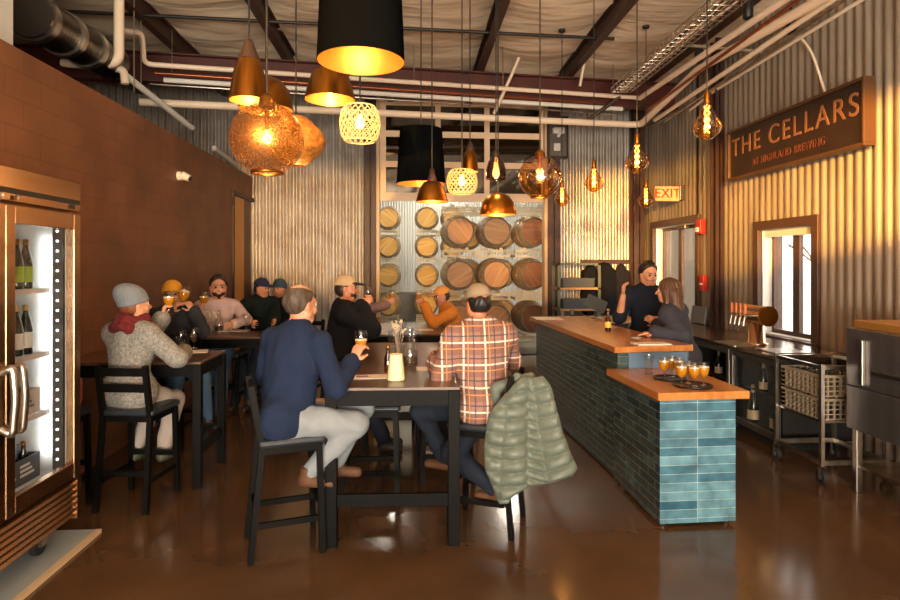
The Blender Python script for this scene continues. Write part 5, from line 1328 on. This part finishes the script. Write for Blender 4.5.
# yellow beanie
n = person('person','person in a yellow beanie and glasses drinking beer, dark jacket and blue jeans',(-2.42,6.24,.83),-70,dict(
  scale=1.0,fem=1,legs=-40,lean=4,head=-72,pitch=8,skin=SK1,hair='under',hairmat=MATS['auburn_hair'],hat=('beanie',mat('mustard_beanie',(216,150,36),.95,bump=(70,.4,.004)),MATS.get('mustard_beanie')),glasses=1,
  top=fab('charcoal_jacket',(50,50,54)),topname='jacket',tt=.025,pants=DENIM,shoes=SHOEK,seed=9,
  handR=v(P(171,312,5.95)),dirR=(.55,-.05,.75),palmR=(.7,.4,.1),curlR=38,handL=v(P(194,312,5.95)),dirL=(-.45,-.05,.8),palmL=(-.8,.3,.1),curlL=40,
  footR=(-2.3,5.75,.3),footL=(-1.98,5.95,.3),h=.010,hh=.007,hs=1.06))
g0 = (n['grips'][0][0]+n['grips'][1][0])/2
tulip('beer_glass',(g0[0],g0[1]-.02,g0[2]-.02),'large glass of golden beer tipped at the mouth of the yellow beanie wearer',.62,1.35,None,(math.radians(-14),0,0))
# pale pink shirt
n = person('person','smiling bearded person in a pale pink shirt holding a beer by the block wall',(-2.36,7.45,.83),-62,dict(
  scale=1.06,legs=-80,lean=5,head=-68,pitch=-2,roll=.1,skin=SK1,hair='short',hairmat=HB,beard=1,top=fab('pale_pink_shirt',(206,178,170)),topname='shirt',collar=1,pants=DENIM,shoes=SHOEK,seed=12,
  handR=v(P(199,314,7.0)),dirR=(.2,-.1,1),palmR=(.9,.3,0),curlR=44,handL=(-2.05,7.08,1.12),poleL=(.9,.2,-.5),h=.010,hh=.007,hs=1.12))
hold(n['grips'][1],'glass of golden beer held by the bearded person in the pale pink shirt',fill=.6,s=1.25)
# dark green jacket and navy cap
n = person('person','person in a navy cap and dark green-black jacket by the amber doorway',(-2.02,7.98,.83),-45,dict(
  scale=1.02,legs=-100,lean=8,head=-28,pitch=-4,skin=SK2,hair='under',hairmat=HB,hat=('cap',mat('navy_cap',(28,32,62),.9),MATS.get('navy_cap')),top=fab('dark_green_jacket',(18,28,24)),topname='jacket',tt=.035,pants=DKDEN,shoes=SHOEK,seed=14,
  handR=(-1.95,7.38,1.1),handL=(-1.68,7.5,1.1),h=.0105,hh=.007))
n = person('person','person in a teal cap peeking out behind the navy cap wearer',(-1.84,8.62,.80),-105,dict(
  scale=1.0,lean=4,head=-110,skin=SK2,hair='under',hairmat=HB,hat=('beanie',mat('teal_cap',(44,66,84),.9),MATS.get('teal_cap')),top=fab('blackish_hoodie',(26,26,30)),topname='hoodie',pants=DKDEN,shoes=SHOEK,seed=15,h=.011,hh=.007,
  handR=(-2.0,8.15,1.0),handL=(-1.6,8.15,1.0)))
# black coat, trucker cap
n = person('person','person in a black coat and two-tone cap drinking from a small glass',(-.70,5.86,.87),12,dict(
  scale=1.05,legs=0,lean=4,head=-4,pitch=4,skin=SK2,hair='under',hairmat=HB,beard=1,hat=('cap',mat('tan_cap_crown',(186,158,118),.9),mat('dark_cap_brim',(48,34,28),.8)),top=fab('black_coat',(20,20,22)),topname='coat',tt=.032,collar=1,inner=mat('white_collar',(214,206,196),.8),pants=DKDEN,shoes=SHOEK,seed=17,hem=-.2,
  handR=v(P(361,306,5.72)),dirR=(.75,.1,.6),palmR=(.3,.9,.1),thumbR=(0,0,1),curlR=46,poleR=(0,-.5,-1),handL=(-.42,5.95,1.14),poleL=(-.3,.6,-1),h=.0095,hh=.007))
hold(n['grips'][1],'small clear glass in the raised hand of the black coat wearer',fill=.25,s=1.0)
# hidden toasting person
n = person('person','person in a mauve-grey shirt reaching out to toast behind the black coat wearer',(-.98,7.42,.80),5,dict(
  scale=1.02,lean=16,head=0,skin=SK1,hair='short',hairmat=HB,top=fab('mauve_grey_shirt',(140,116,112)),topname='shirt',tt=.02,pants=DKDEN,shoes=SHOEK,seed=19,
  handR=v(P(396,303,7.35)),dirR=(.8,0,.5),palmR=(.3,.9,.1),thumbR=(0,0,1),curlR=46,poleR=(0,-.3,-1),handL=(-.5,7.6,1.08),h=.0105,hh=.007))
hold(n['grips'][1],'toasting glass of amber beer held by the mauve-grey sleeve',fill=.6,s=1.05)
# orange man
n = person('person','person in an orange shirt and orange cap leaning in to toast across the second table',(.66,7.75,.78),188,dict(
  scale=1.02,legs=180,lean=26,head=205,pitch=-8,skin=SK3,hair='under',hairmat=HB,hat=('cap',mat('orange_cap',(224,150,70),.9),mat('pale_orange_brim',(206,140,76),.9)),top=fab('orange_flannel',(206,128,50)),topname='shirt',tt=.022,pants=DKDEN,shoes=SHOEK,seed=21,
  handL=v(P(424,305,7.45)),dirL=(-.75,0,.6),palmL=(-.3,.9,.1),thumbL=(0,0,1),curlL=46,poleL=(0,-.4,-1),handR=(.25,7.95,1.1),h=.0095,hh=.007))
hold(n['grips'][0],'toasting glass of amber beer held by the orange shirt wearer',fill=.6,s=1.05)
# bartender
n = person('person','bartender in a dark navy short-sleeved shirt gesturing behind the bar, facing the long-haired person',(2.62,6.55,.99),-105,dict(
  scale=1.07,lean=0,head=-82,pitch=-10,skin=SK1,hair='short',hairmat=HK,top=fab('dark_navy_shirt',(26,32,46)),topname='work_shirt',sleeve=.08,collar=1,pants=mat('black_jeans',(24,24,28),.9),shoes=SHOEK,seed=23,hem=-.14,tt=.02,
  handR=v(P(623,296,6.36)),dirR=(.05,-.05,1),palmR=(.7,-.5,0),curlR=30,poleR=(-.4,-.2,-1),handL=(2.62,6.18,1.22),poleL=(.8,.2,-.6),footR=(2.5,6.5,.08),footL=(2.78,6.55,.08),kneeR=(0,-1,.1),kneeL=(0,-1,.1),h=.0085,hh=.006,hs=1.06))
p = n['nb']; 
# long-haired woman
n = person('person','person with long brown hair in a dark grey jacket leaning on the bar',(2.62,5.66,.90),138,dict(
  scale=.99,fem=1,lean=10,side=-6,head=150,pitch=0,skin=SK1,hair='long',hairmat=HL,hairlen=.46,top=fab('slate_jacket',(58,58,66)),topname='jacket',tt=.03,pants=fab('slate_trousers',(50,52,60)),shoes=SHOEK,seed=27,hem=-.26,bulk=1.02,
  handL=v(H(655,333,1.165)),dirL=(-.9,.25,-.05),palmL=(0,0,-1),curlL=12,poleL=(.4,-.7,-.5),handR=(2.50,5.98,1.19),poleR=(.15,-.6,-1),footR=(2.75,5.66,.08),footL=(2.55,5.6,.08),kneeR=(0,1,.1),kneeL=(0,1,.1),h=.0085,hh=.007))
# ---------------- quilted jacket over the chair back
jm = mat('sage_down_jacket',(108,117,104),.42,0,noise=(5,(94,103,92)),bump=(30,.35,.01),spec=.4)
J0 = np.array([.72,3.9,0.]); jr = empty('quilted_jacket',tuple(J0),0,'sage green quilted down jacket draped over the back of the plaid shirt wearer’s chair','jacket')
T = SD((-.36,-.26,.15),(.52,.26,1.2),.0075)
def jp(px,py):
    q = P(px,py,3.93); return (q.x-J0[0],q.z)
outline = [jp(*q) for q in ((514,381),(521,375),(531,377),(541,374),(549,384),(554,405),(561,430),(569,450),(577,467),(572,475),(560,477),(548,482),(534,484),(522,488),(513,493),(507,501),(498,502),(492,486),(485,470),(484,445),(486,424),(491,408),(502,396))]
sl,X,Y,Z = T.sub(T.lo,T.lo+T.n*T.h); X2 = X[:,0,:]+0*Z[:,0,:]; Z2 = Z[:,0,:]+0*X[:,0,:]
def seg_d(a,b):
    ax,az = a; bx,bz = b; t = np.clip(((X2-ax)*(bx-ax)+(Z2-az)*(bz-az))/((bx-ax)**2+(bz-az)**2+1e-9),0,1)
    return np.hypot(X2-ax-t*(bx-ax), Z2-az-t*(bz-az))
ed = np.full(X2.shape,9.); inside = np.zeros(X2.shape,bool)
for a,b in zip(outline,outline[1:]+outline[:1]):
    ed = np.minimum(ed,seg_d(a,b)); cr = ((a[1] > Z2) != (b[1] > Z2)) & (X2 < (b[0]-a[0])*(Z2-a[1])/(b[1]-a[1]+1e-12)+a[0]); inside ^= cr
def line_x(p,q): return p[0]+(Z2-p[1])*(q[0]-p[0])/(q[1]-p[1])
s1 = line_x(jp(527,385),jp(525,486)); s2 = line_x(jp(531,385),jp(546,482)); s0 = line_x(jp(503,396),jp(497,500))
inA = X2 < s1; inB = X2 > s2
vA = (Z2-.10*np.abs(X2-s0))/.088; vB = (Z2-.34*(X2-s2))/.088; vM = (Z2+.3*(X2-s1))/.062+.4
v_ = np.where(inA,vA,np.where(inB,vB,vM))
puff = np.abs(np.sin(np.pi*v_))**.55
sd_ = np.minimum(np.abs(X2-s1),np.abs(X2-s2)); seam = np.clip(sd_/.03,0,1)**.5; seam0 = .7+.3*np.clip(np.abs(X2-s0)/.02,0,1)**.5
thk = (.012+.040*puff*(.35+.65*seam)*seam0)*np.sqrt(np.clip(ed/.035,0,1))
yc = .02-.045*np.exp(-((X2-(s0+s1)/2)/.09)**2)-.05*np.exp(-((X2-s2-.10)/.09)**2)+.012*np.sin(9*Z2+14*X2)+.09*np.clip(Z2-.95,0,1)
crk = .004*np.sin(60*X2+9*np.sin(21*Z2))*(1-puff)
d = np.abs(Y-yc[:,None,:])-(thk+crk)[:,None,:]
e2 = np.where(inside,-ed,ed)[:,None,:]
T.d = np.maximum(d*.8,e2).astype(np.float32)
# inner front panel lying over the chair rail
T.cone((-.16,.10,.98),(.08,.12,1.04),.035,.035,.02); T.cone((-.16,.10,.96),(-.14,.14,.72),.035,.03,.02); T.cone((-.02,.05,1.05),(.0,.12,1.0),.035,.035,.02)
T.build('jacket_shell',jm,jr)
# coats on the hooks
for i,(px,w_,lab,c) in enumerate(((590,.13,'black coat hanging on the hooks beside the storage rack',(20,20,24)),(606,.17,'bulky black coat hanging on the middle hook',(16,16,20)),(622,.13,'dark coat hanging on the hooks behind the bartender',(34,30,34)))):
    p = P(px,285,11.0); y0 = yb(p.x)-.16; r = empty('hanging_coat',(p.x,y0,0),0,lab,'coat','coats on the hooks')
    T = SD((-.35,-.2,.7),(.35,.2,1.95),.014); T.cone((0,0,1.72),(0,0,1.0),w_*.8,w_*1.25,.03,((0,1,0),.5)); T.cone((-w_*.8,0,1.66),(-w_*1.1,-.02,1.1),.055,.05,.02); T.cone((w_*.8,0,1.66),(w_*1.1,-.02,1.1),.055,.05,.02); T.cone((0,.04,1.8),(0,.04,1.7),.03,.05,.02); T.folds(.012,22,i)
    T.build('coat_cloth',fab('coat_cloth_%s'%('abc'[i]),c),r)
# ================================================================= LIGHT AND CAMERA
wd = bpy.data.worlds.new('World'); S.world = wd; wd.use_nodes = True
bg = wd.node_tree.nodes['Background']; bg.inputs[0].default_value = (1,.93,.84,1); bg.inputs[1].default_value = 4.4
USE_PORTAL = True
def area(name, loc, rot, sx, sy, e, col, portal=False):
    l = bpy.data.lights.new(name,'AREA'); l.shape = 'RECTANGLE'; l.size = sx; l.size_y = sy; l.energy = e; l.color = col
    if portal: l.cycles.is_portal = USE_PORTAL
    o = bpy.data.objects.new(name,l); COL.objects.link(o); o.location = loc; o.rotation_euler = rot; return o
area('window_portal',(.15,YR-.2,1.9),(PI/2,0,0),6.1,3.8,1,(1,1,1),True)
area('window_portal',(XR+.3,7.0,1.64),(PI/2,0,PI/2),1.2,1.4,1,(1,1,1),True)
area('window_portal',(XR+.3,9.85,1.26),(PI/2,0,PI/2),1.8,2.5,1,(1,1,1),True)
sn = bpy.data.lights.new('low_sun','SUN'); sn.energy = 2; sn.color = (1,.56,.2); sn.angle = math.radians(1.5)
so = bpy.data.objects.new('low_sun',sn); COL.objects.link(so)
az = math.radians(15); el = math.radians(3.0); dv = Vector((math.sin(az)*math.cos(el),math.cos(az)*math.cos(el),-math.sin(el)))
so.rotation_euler = dv.to_track_quat('-Z','Y').to_euler()
area('added_ceiling_fill',(.15,YR+.06,1.3),Vector((0,-1,-1.5)).to_track_quat('Z','Y').to_euler(),6.0,2.2,1800,(1,.86,.70))  # unseen area lamp added at the opening to brighten the ceiling
def added_flood(x, label, pw, side):  # added fixture out of view; its shutters shape an amber wash on the walls
    fr = empty('added_flood_light',(x,-2.6,3.18),0,label,'added floodlight')
    MB().box((-1.2,-.25,.012),(1.2,.6,.03)).build('upper_shutter',M_black,fr)
    MB().add([(-1.2,-.25,-.02),(1.2,-.25,-.02),(1.2,.6,-.105),(-1.2,.6,-.105)],[(0,1,2,3)]).build('lower_shutter',M_black,fr)
    MB().box((-1.2,-.27,-.02),(1.2,-.25,.03)).build('housing',M_black,fr)
    if side is not None: MB().add([(-1.2,.4,-.09),(side,.4,-.09),(side,.4,.012),(-1.2,.4,.012)],[(0,1,2,3)]).build('side_shutter',M_black,fr)
    MB().tube([(0,-.2,.03),(0,-.2,CZ-3.30)],.02,8).build('stem',M_black,fr)
    point_light('added_flood_lamp',(0,-.1,-.006),pw,(1,.46,.07),.012,fr)
added_flood(-2.15,'added shuttered amber floodlight on a ceiling stem beside the block wall, washing all walls',3300,None)
added_flood(.35,'added shuttered amber floodlight on a ceiling stem, turned to the corrugated side wall',9500,.10)
cam = bpy.data.cameras.new('camera'); cam.lens = 24; cam.sensor_width = 36; cam.shift_y = -35/900; cam.clip_start = .05
co = bpy.data.objects.new('camera',cam); COL.objects.link(co); co.location = (0,0,1.8); co.rotation_euler = (PI/2,0,-YAW); S.camera = co
S.view_settings.view_transform = 'Standard'; S.view_settings.look = 'None'; S.view_settings.gamma = 1; S.view_settings.use_curve_mapping = False
S.view_settings.exposure = 0.42
S.cycles.max_bounces = 8; S.cycles.transparent_max_bounces = 24; S.cycles.diffuse_bounces = 4; S.cycles.glossy_bounces = 4
S.cycles.sample_clamp_indirect = 4; S.cycles.caustics_reflective = True; S.cycles.caustics_refractive = False
S.cycles.use_denoising = True
